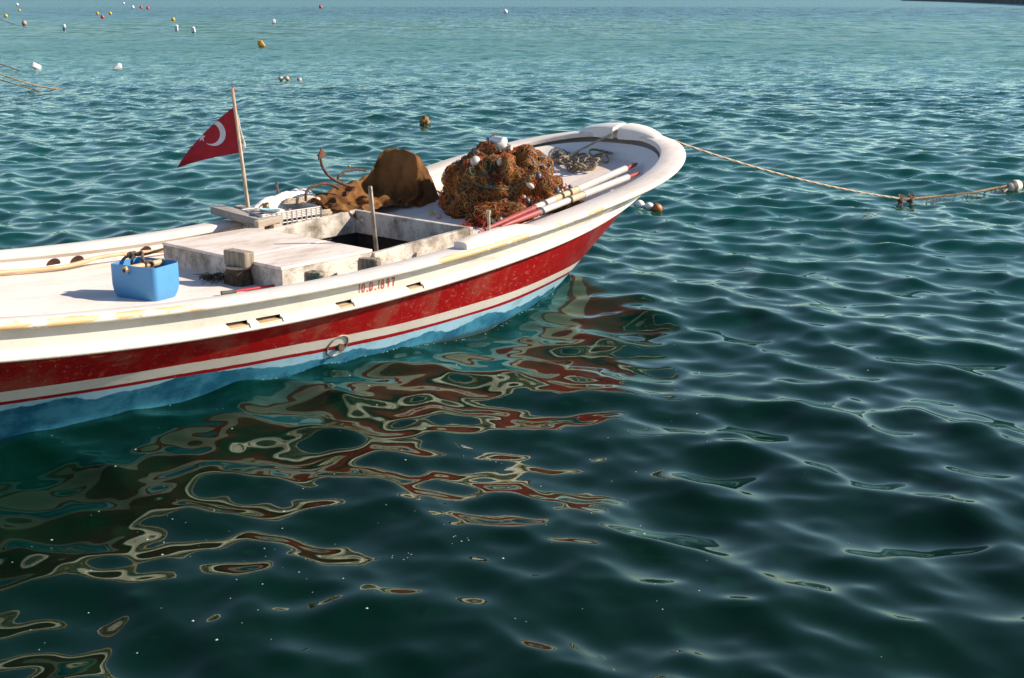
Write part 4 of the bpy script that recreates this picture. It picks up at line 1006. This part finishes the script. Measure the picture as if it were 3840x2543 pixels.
line_on([(-1.95, .30, 1.14), (-1.84, .36, 1.10), (-1.78, .40, 1.04), (-1.83, .42, 1.0), (-1.95, .38, 1.03), (-1.98, .32, 1.10)], .004, 40, "float_cord", M_bluecord)
line_on([(-2.48, .50, .68), (-2.35, .52, .70), (-2.22, .54, .73), (-2.12, .54, .76)], .004, 26, "float_cord", M_bluecord); line_on([(-2.64, .50, .64), (-2.60, .56, .66), (-2.54, .55, .65), (-2.58, .50, .67)], .004, 26, "float_cord", M_bluecord)

# ---- plastic bottle and egg float on top of the heap
t = thing("plastic_bottle", -1.95, -.07, 1.16, "clear white plastic bottle with blue cap on top of the net heap", "bottle")
Bm = Matrix.Translation(Vector((0, 0, .028)) + on_heap(L(-1.95, -.115, 1.205), .01)) @ Matrix.Rotation(-math.atan2(.20, -.02) , 4, 'Z') @ Matrix.Rotation(R(92), 4, 'Y')
m = MB(); m.lathe([(.001, .20), (.030, .198), (.040, .19), (.041, .10), (.040, .07), (.034, .045), (.020, .025), (.016, .012), (.016, 0)], 18, 0, Bm); m.build("bottle_body", simple("milky_plastic", (.72, .70, .68), .3, var=.05, bump=.05), t, og(t))
m = MB(); m.lathe([(.019, .012), (.020, .008), (.020, -.014), (.017, -.018), (.001, -.018)], 16, 0, Bm); m.build("bottle_cap", simple("blue_cap", (.03, .11, .42), .35, var=.05), t, og(t))
t = thing("net_float", -1.98, .08, 1.17, "large white egg-shaped float on top of the net heap beside the bottle", "float")
EG = on_heap(L(-2.03, .09, 1.195), .03); m = MB(); m.ball(EG, (.062, .041, .039), 18, 0, (0, 0, math.atan2(-.2, .05) + .3)); m.build("float_body", FM['w'], t, og(t), auto=180)
m = MB(); m.tube([EG + Vector((.03, -.062, 0)), EG + Vector((.037, -.09, 0))], [.024, .026], 12); m.build("float_neck", FM['w'], t, og(t))

# ---- two oars lying along the starboard side
def oar(A, B, fr, lab, rad):
    t = thing("oar", *A, lab, "oar", "oars along the near side of the foredeck")
    A, B = Vector(L(*A)), Vector(L(*B)); D = B - A; P = lambda f: A + D * f
    M_r = scuffed("oar_red", (.28, .040, .030), (.42, .17, .12), .8, (.20, .022, .018), .45); M_w = white_paint("oar_white", (.54, .495, .455), (.36, .30, .25), .5, (6, 6, 6), .3, .4); M_wd = wood("oar_wood", (.66, .46, .28), (.52, .33, .18), 3., 0, .5, .25)
    fs = fr
    def seg(nm, f0, f1, r0, r1, M_, k=14):
        m = MB(); m.tube([P(f0 + (f1 - f0) * q / 8) for q in range(9)], np.linspace(r0, r1, 9), k); m.build(nm, M_, t, og(t))
    m = MB(); m.tube([P(f) for f in (0, fs[0] * .15, fs[0] * .6, fs[0])], [.006, .014, rad * .85, rad], 14); m.build("blade", M_r, t, og(t))
    seg("white_band", fs[0] + .001, fs[1], rad * 1.0, rad * 1.04, M_w); seg("bare_shaft", fs[1] + .001, fs[2], rad * 1.06, rad * 1.08, M_wd)
    seg("loom", fs[2] + .001, fs[3], rad * 1.18, rad * 1.12, M_w)
    m = MB(); m.tube([P(f) for f in (fs[3] + .001, fs[3] + (1 - fs[3]) * .5, .985, 1.)], [rad * .82, rad * .74, rad * .6, rad * .3], 12); m.build("handle", M_r, t, og(t))
    for f in fs[4]:
        m = MB(); a0 = random.random() * 3
        for q in range(3):
            C = P(f + .004 * q); T = D.normalized(); S_ = T.cross(Vector((0, 0, 1))).normalized(); U_ = S_.cross(T)
            m.tube([C + (S_ * math.cos(a) + U_ * math.sin(a)) * (rad * 1.07 + .004) + T * .010 * math.sin(a + a0) for a in np.linspace(0, 2 * math.pi, 18)], .0035, 5)
        m.build("oar_lashing", plain("dark_twine", (.10, .12, .10), .8, .2, 60, 0), t, og(t))
oar((-3.402, 1.075, .768), (-.52, .44, .935), (.30, .415, .56, .905, (.345, .45, .50)), "upper of two white and red oars, against the net heap", .0275)
oar((-3.132, 1.055, .770), (-.905, .735, .915), (.24, .46, .545, .90, (.245, .44)), "lower of two white and red oars, half hidden by the near gunwale", .0265)

# ---- mooring line: heap of slack on the foredeck, up through the notch, out to a float
t = thing("rope_heap", -.75, -.2, .87, "heap of tan mooring rope lying on the foredeck near the bow", "rope")
m = MB(); P = []
cx, cv, a = -.62, .0, 0.
for i in range(420):                                  # slack dropped loop on loop
    f = i / 419; bu, bv = -.40 - .36 * math.sin(f * 9.1) ** 2 * 1.0 - .16 * f, -.52 + .56 * (.5 + .5 * math.sin(f * 13.3 + .4))
    rad_ = .055 + .035 * math.sin(f * 57); a += .42 + .20 * math.sin(i * .11)
    uu_, vv_ = bu + rad_ * math.cos(a), bv + rad_ * 1.25 * math.sin(a)
    P.append(L(uu_, vv_, float(zdk(uu_)) + .024 + .045 * (.5 + .5 * math.sin(f * 71)) + .018 * math.sin(a * 1.7)))
P = crom(P, 1700)
for q in range(3):
    ph = np.linspace(0, 1000, 1700) + q * 2.094; m.tube(P + np.stack([np.cos(ph) * .0052, np.cos(ph) * .0052 * .4, np.sin(ph) * .0052], -1), .0062, 4, cap=False)
m.build("rope_strands", M_rope_gr, t, og(t))
mr = on_boat("mooring_rope", -.02, 0, 1.2); tag(mr, "taut tan mooring rope running from the bow notch out to a knot at the water", "rope"); mr["_o"] = (-.02, 0, 1.2)
def rope3(m, P, r, turns, mi=0, k=5):
    P = np.array(P, float); n = len(P); T = np.gradient(P, axis=0); T /= np.linalg.norm(T, axis=1)[:, None]
    S_ = np.cross(T, [0, 0, 1.]); S_ /= np.linalg.norm(S_, axis=1)[:, None] + 1e-9; U_ = np.cross(S_, T); ph0 = np.linspace(0, turns * 2 * math.pi, n)
    for q in range(3):
        ph = ph0 + q * 2.094; m.tube(P + (S_ * np.cos(ph)[:, None] + U_ * np.sin(ph)[:, None]) * r * .52, r * .60, k, mi, cap=False)
def to_boat(p):                                      # world -> boat frame
    d = Vector(p) - BO; return Vector((d.dot(AV), -d.dot(NV), d.z))
m = MB(); seg1 = crom([L(-.60, -.35, .93), L(-.40, -.20, 1.05), L(-.24, -.02, 1.17), L(-.16, 0, 1.205), L(.0, .0, 1.225), L(.06, .01, 1.20)], 60)
rope3(m, seg1, .0125, 26)
KN = Vector((4.70, 14.95, .075)); kb = to_boat(KN); st = Vector(L(.06, .01, 1.20)); pts = []
for i in range(120):
    f = i / 119; p = st.lerp(kb, f); p.z -= .16 * 4 * f * (1 - f) * .55; pts.append(p)
rope3(m, pts, .0115, 110); m.build("rope_strands", M_rope, mr, og(mr))
m = MB(); kq = Vector(L(-.60, -.35, .93))
for i in range(7): m.tube([kq + Vector((.035 * math.cos(a) * (1 + .2 * i % 2) + random.gauss(0, .006), .03 * math.sin(a + i), .028 * math.sin(a * 2 + i * .9) - .01)) for a in np.linspace(0, 2 * math.pi, 16)], .012, 6)
m.build("rope_knot", M_rope_gr, mr, og(mr))
# far end: knots, hanging tails and the weedy tail of line to the end float
m = MB(); k2 = to_boat((4.88, 15.14, .05))
for (c, s, nn) in ((kb, 1., 6), (k2, 1.1, 7)):
    for i in range(nn): m.tube([c + Vector((.030 * s * math.cos(a) + random.gauss(0, .004), .030 * s * math.sin(a + i * .7), .042 * s * math.sin(a + i * .4))) for a in np.linspace(0, 2 * math.pi, 14)], .011, 6)
m.tube(crom([kb, kb.lerp(k2, .5) + Vector((0, 0, -.008)), k2], 12), .016, 7); m.build("line_knot", M_rope_dk, mr, og(mr))
m = MB()
for i in range(5): m.tube(crom([kb + Vector((random.gauss(0, .012), random.gauss(0, .012), -.01)), kb + Vector((random.gauss(0, .02), random.gauss(0, .02), -.07)), kb + Vector((random.gauss(0, .03), random.gauss(0, .03), -.16))], 10), .008, 6)
m.build("rope_tail", M_rope_gr, mr, og(mr))
m = MB(); m.tube(crom([k2, k2 + Vector((.005, 0, -.06)), k2 + Vector((-.01, .01, -.16))], 8), .012, 6)
m.build("rope_tail", M_rope_dk, mr, og(mr))
tail = crom([(4.88, 15.14, .045), (5.28, 15.45, .02), (5.62, 15.66, .022), (5.95, 15.85, .028), (6.28, 16.1, .035), (6.5, 16.24, .045)], 90); m = MB()
tb2 = [to_boat(p) for p in tail]; rope3(m, tb2, .017, 30)
for i in range(40):
    p = Vector(tb2[random.randint(8, 80)]); m.tube([p, p + Vector((random.gauss(0, .01), random.gauss(0, .01), -.03)), p + Vector((random.gauss(0, .03), random.gauss(0, .03), -.06))], .004, 4)
m.build("weedy_line", plain("weedy_rope", (.42, .27, .13), .8, .35, 70, .5, dark=(.10, .07, .04)), mr, og(mr))
# ------------------------------------------------------------------ floats, buoys and lines out on the water
def sea_thing(name, x, y, label, cat, group=None, dz=0.):
    z = sea_z(x, y) if math.hypot(x, y) < 70 else 0.
    o = empty(name, (x, y, z + dz), 0); return tag(o, label, cat, group)
def buoy_plastic(n, c): return simple(n, c, .4, var=.08, scale=4, bump=.05)
M_by = buoy_plastic("buoy_yellow", (.72, .40, .02)); M_bo = buoy_plastic("buoy_red", (.62, .05, .02)); M_bw = buoy_plastic("buoy_white", (.80, .77, .72)); M_bp = buoy_plastic("buoy_pink_grey", (.46, .27, .22)); M_bb = plain("buoy_weedy_brown", (.36, .18, .04), .8, .3, 14, .4, dark=(.09, .05, .02)); M_blk = simple("rope_eye_black", (.03, .03, .03), .6)
def egg(m_, t, r, tilt, az, mat_):
    M = Matrix.Rotation(az, 4, 'Z') @ Matrix.Rotation(tilt, 4, 'Y')
    m = MB(); prof = [(.001, -1.0), (.45, -.93), (.8, -.65), (.98, -.2), (1., .15), (.88, .6), (.6, .98), (.30, 1.2), (.16, 1.32), (.001, 1.34)]
    m.lathe([(a * r, b * r) for a, b in prof], 18, 0, M); m.build("buoy_body", mat_, t)
    m = MB(); tp = M @ Vector((0, 0, 1.38 * r)); m.tube([tp + (M.to_3x3() @ Vector((.16 * r * math.cos(a), 0, .16 * r * math.sin(a)))) for a in np.linspace(0, 2 * math.pi, 12)], .05 * r, 6, cap=False)
    m.build("buoy_eye", M_blk, t)
BU = [(-70.9, 180, .30, M_by, "yellow buoy nearest the left edge of the picture, above the pinkish one"), (-103, 269, .30, M_by, "small yellow buoy far out near the left edge, behind the others"), (-68.3, 211.9, .30, M_by, "left yellow buoy of the pair above the red one"), (-67.1 + .9, 211.9, .30, M_by, "right yellow buoy of the pair above the red one"), (-54.1, 169.7, .0, M_bo, "bright red buoy floating just below two yellow ones"), (-39.7, 150.5, .0, M_by, "lone yellow buoy above two white canisters"), (-47.6, 125.2, .0, M_bp, "pinkish grey buoy near the left edge by a slanting rope")]
for i, (x, y, _, mm, lab) in enumerate(BU):
    r = {0: .25, 1: .26, 2: .25, 3: .25, 4: .23, 5: .21, 6: .24}[i]; x = x if i != 3 else x - .0
    t = sea_thing("mooring_buoy", x, y, lab, "buoy", "egg-shaped mooring buoys", r * .55); egg(None, t, r, R(random.uniform(8, 32)), R(random.uniform(120, 240)), mm)
for (x, y, r, mm, lab) in ((-54.7, 368, .5, M_bo, "tiny dark red buoy far out above the middle of the picture"), (-1.2, 237, .42, M_bw, "small white buoy far out right of centre"), (-102.9, 357, .42, M_bo, "far red buoy, left one of two beside a white float"), (-92.8, 328, .42, M_bo, "far red buoy, right one of two beside a white float"), (-108.4, 368, .45, M_bw, "far white float left of two small red buoys"), (-204, 531, .6, M_bw, "tiny white buoy at the far left near the top edge"), (-211, 700, .6, M_bw, "tiny white speck of a buoy farthest out at the left")):
    t = sea_thing("mooring_buoy", x, y, lab, "buoy", "small buoys far out", r * .4); egg(None, t, r, R(20), R(150), mm)
# white jerrycans and canisters used as floats
def canister(t, a, b, h, rot, mat_):
    M = Matrix.Rotation(rot[2], 4, 'Z') @ Matrix.Rotation(rot[1], 4, 'Y') @ Matrix.Rotation(rot[0], 4, 'X'); m = MB(); G = []
    for z, s in ((-h, .80), (-h * .95, .94), (-h * .7, 1), (0, .985), (h * .55, 1), (h * .8, .93), (h * .95, .62), (h, .4)):
        G.append([M @ Vector((x, y, z)) for x, y in rounded_rect(a * s, b * s, min(a, b) * .45 * s, 4)])
    m.grid(G, wrap=True); k = len(G[0]); m.add(G[0], [tuple(range(k))[::-1]]); m.add(G[-1], [tuple(range(k))]); m.build("can_body", mat_, t, auto=50)
    m = MB(); m.tube(crom([M @ Vector((-a * .5, 0, h * .86)), M @ Vector((-a * .4, 0, h * 1.16)), M @ Vector((a * .2, 0, h * 1.16)), M @ Vector((a * .35, 0, h * .9))], 12), b * .13, 7); m.build("can_handle", mat_, t)
    m = MB(); m.lathe([(b * .26, 0), (b * .26, h * .2), (b * .22, h * .22), (.001, h * .22)], 12, 0, M @ Matrix.Translation(Vector((a * .5, 0, h * .86)))); m.build("can_cap", mat_, t)
for (x, y, a, b, h, rot, lab, dz) in ((-16.72, 44.7, .095, .085, .155, (R(10), R(118), R(38)), "white jerrycan floating tilted near the left edge, above the dark ropes", .10), (-14.09, 45.4, .10, .09, .15, (R(10), R(55), R(30)), "white jerrycan floating tilted, right of the other near white one", .11),
                               (-27.3, 104.3, .13, .12, .22, (R(8), R(4), 0), "upright white canister below the lone yellow buoy", .17), (-24.05, 96.7, .14, .12, .22, (R(8), R(-6), 0), "upright white canister, right one of two below the lone yellow buoy", .17), (-24.8, 133.6, .17, .15, .22, (R(5), R(12), R(20)), "small white canister floating above the orange can", .15),
                               (-38.8, 111.1, .30, .12, .12, (R(5), R(86), R(10)), "flat white float lying low between the left buoys", .03)):
    t = sea_thing("float_canister", x, y, lab, "canister", "white plastic canisters used as floats", dz); canister(t, a, b, h, rot, M_bw)
t = sea_thing("float_canister", -13.15, 67.0, "orange yellow cut can floating alone left of centre", "canister", None, .10)
canister(t, .15, .13, .19, (R(14), R(-32), R(10)), buoy_plastic("can_orange", (.70, .30, .01)))
# three floats on a line
TRI = on = None
for x, y, lab in ((-7.19, 39.45, "left one of three brown-white floats on a short line"), (-6.99, 39.40, "middle one of three floats on a short line"), (-6.66, 39.75, "right one of three floats on a short line, a little apart")):
    t = sea_thing("line_float", x, y, lab, "float", "three floats strung on a line", .06); m = MB(); m.ball((0, 0, 0), (.085, .075, .07), 14, 0, (0, .3, .4)); m.build("float_body", plain("stained_float", (.62, .50, .38), .6, .3, 9, .1, dark=(.20, .12, .06)), t)
    m = MB(); m.tube([(.07, 0, .02), (.11, .0, .0), (.14, 0, -.03)], .012, 6); m.build("float_line", M_rope_dk, t)
# brown weedy buoy
t = sea_thing("weedy_buoy", -1.72, 24.75, "brown weedy buoy floating behind the boat", "buoy", None, .075)
m = MB(); m.ball((0, 0, .02), (.095, .09, .10), 20, 0, (0, .3, 0), .35); m.build("buoy_body", M_bb, t)
m = MB()
for i in range(20): a = random.random() * 6.28; m.tube(crom([(.08 * math.cos(a), .08 * math.sin(a), -.03), (.11 * math.cos(a), .11 * math.sin(a), -.06), (.11 * math.cos(a + .3), .1 * math.sin(a + .3), -.11)], 6), .007, 4)
m.build("weed_fringe", simple("dark_weed", (.06, .045, .02), .9), t)
# floats just off the bow
for x, y, r, mm, lab in ((1.525, 14.72, .052, M_bw, "left white float just off the bow"), (1.635, 14.68, .052, M_bw, "white float between its twin and the orange one off the bow"), (1.72, 14.60, .056, plain("buoy_orange_brown", (.52, .16, .03), .5, .3, 8, .1, dark=(.14, .06, .03)), "orange brown float just off the bow, right of two white ones")):
    t = sea_thing("net_float", x, y, lab, "float", "small floats off the bow", .03); m = MB(); m.ball((0, 0, 0), (r * 1.15, r, r * .95), 18, 0, (.2, .5, .4)); m.build("float_body", mm, t, auto=180)
    m = MB(); m.tube([(-r * 1.0, 0, -.01), (-r * 1.5, .01, -.03)], .010, 6); m.build("float_line", M_rope_dk, t)
# end float of the mooring line
t = sea_thing("mooring_float", 6.60, 16.30, "white and dark barrel float at the end of the bow mooring line", "float", None, .055)
M = Matrix.Rotation(R(38), 4, 'Z') @ Matrix.Rotation(R(88), 4, 'Y'); m = MB(); m.lathe([(.001, -.13), (.045, -.125), (.072, -.085), (.08, -.03), (.08, .03), (.074, .085), (.05, .12), (.001, .128)], 20, 0, M); m.build("float_body", plain("float_cream", (.72, .62, .48), .5, .2, 7, .1), t)
m = MB(); m.lathe([(.0745, -.086), (.0825, -.035), (.0825, -.03), (.05, -.128), (.048, -.127)][:3], 20, 0, M); m.build("dark_end", simple("float_tar", (.05, .03, .02), .7), t)
m = MB(); m.tube([M @ Vector((0, 0, -.12)), M @ Vector((0, 0, -.17)) + Vector((0, 0, -.02)), M @ Vector((0, 0, -.24)) + Vector((0, 0, -.05))], .014, 7); m.build("float_line", M_rope, t)
# yellow scrap
t = sea_thing("scrap_float", -2.373, 18.15, "tiny yellow float on the water behind the anchor", "float", None, .0); m = MB(); m.ball((0, 0, .005), (.022, .016, .014), 10); m.build("float_body", M_by, t, auto=180)
m = MB(); m.tube([(.02, 0, 0), (.035, .004, -.01)], .003, 5); m.build("float_line", M_rope_dk, t)
# slanting lines coming in from the left
def sea_rope(pts, r, mat_, lab):
    o = empty("mooring_line", pts[0], 0); tag(o, lab, "rope", "mooring lines at the left edge"); m = MB(); o0 = Vector(pts[0])
    rope3(m, [Vector(p) - o0 for p in crom(pts, 60)], r, 60); m.build("rope_strands", mat_, o); return o
M_dl = plain("dark_wet_rope", (.11, .07, .04), .8, .3, 20, .2)
M_tl = plain("tan_wet_rope", (.36, .25, .14), .8, .3, 20, .2)
sea_rope([(-20.5, 42.8, 1.3), (-18.0, 42.5, .62), (-17.1, 43.0, .22), (-16.70, 43.45, .0), (-16.3, 43.8, -.2)], .019, M_dl, "dark mooring line slanting into the water at the left, uppermost of the three")
sea_rope([(-17.0, 32.8, 1.75), (-14.4, 33.3, .80), (-13.48, 33.42, .50), (-13.0, 34.1, .22), (-12.75, 34.7, .07), (-12.55, 35.1, .0), (-12.2, 35.5, -.12)], .019, M_tl, "longest tan mooring line slanting into the water at the left edge")
sea_rope([(-17.5, 34.6, 1.55), (-15.0, 34.35, .72), (-14.0, 34.3, .36), (-13.3, 34.4, .12), (-12.93, 34.46, .0), (-12.5, 34.6, -.15)], .017, M_tl, "lowest mooring line at the left edge, beneath the tan one")
sea_rope([(-62., 140, 5.2), (-55., 131, 1.8), (-52.0, 128.5, .75), (-49.0, 126.5, .0), (-47.5, 125.5, -.3)], .035, M_rope, "pale rope slanting down to the pinkish buoy")

# ------------------------------------------------------------------ specks of foam and bubbles drifting on the near water
def foam():
    r = random.Random(5); m = MB()
    def speck(x, y, rr):
        dx, dy, z = wave(np.array([x]), np.array([y])); c = (x + float(dx[0]), y + float(dy[0]), float(z[0]) + rr * .15)
        k = 6; V = [(c[0], c[1], c[2] + rr * .55)]
        for q, h in ((.7, .4), (1., 0.)):
            V += [(c[0] + rr * q * math.cos(6.283 * i / k) * (1 + .3 * r.random()), c[1] + rr * q * math.sin(6.283 * i / k) * (1 + .3 * r.random()), c[2] + rr * .55 * h) for i in range(k)]
        F = [(0, 1 + i, 1 + (i + 1) % k) for i in range(k)] + [(1 + i, 1 + k + i, 1 + k + (i + 1) % k, 1 + (i + 1) % k) for i in range(k)]
        m.add(V, F)
    for i in range(210):
        y = r.uniform(4.2, 8.2); x = r.gauss(-.55, 1.0) * y * .30 - .3
        speck(x, y, r.choice((.0016, .002, .002, .0026, .0035, .0055)))
    for c in range(4):                                # little rafts
        y = r.uniform(4.6, 7.0); x = r.gauss(-.6, .9) * y * .3
        for i in range(6): speck(x + r.gauss(0, .04), y + r.gauss(0, .02), r.uniform(.002, .004))
    for i in range(90):                               # bright beads along the waterline
        u = r.uniform(-5.4, -1.9); b_ = float(np.interp(-u, -vu, vb)); p = W(u, b_ + .015 + r.random() * .02, 0); speck(p.x, p.y, r.uniform(.002, .0045))
    b = NB("foam"); b.b.inputs["Base Color"].default_value = (.42, .43, .39, 1); b.b.inputs["Roughness"].default_value = .4
    tag(m.build("foam_specks", b.m), "tiny specks of foam drifting on the dark near water", "foam", None, "stuff")
foam()
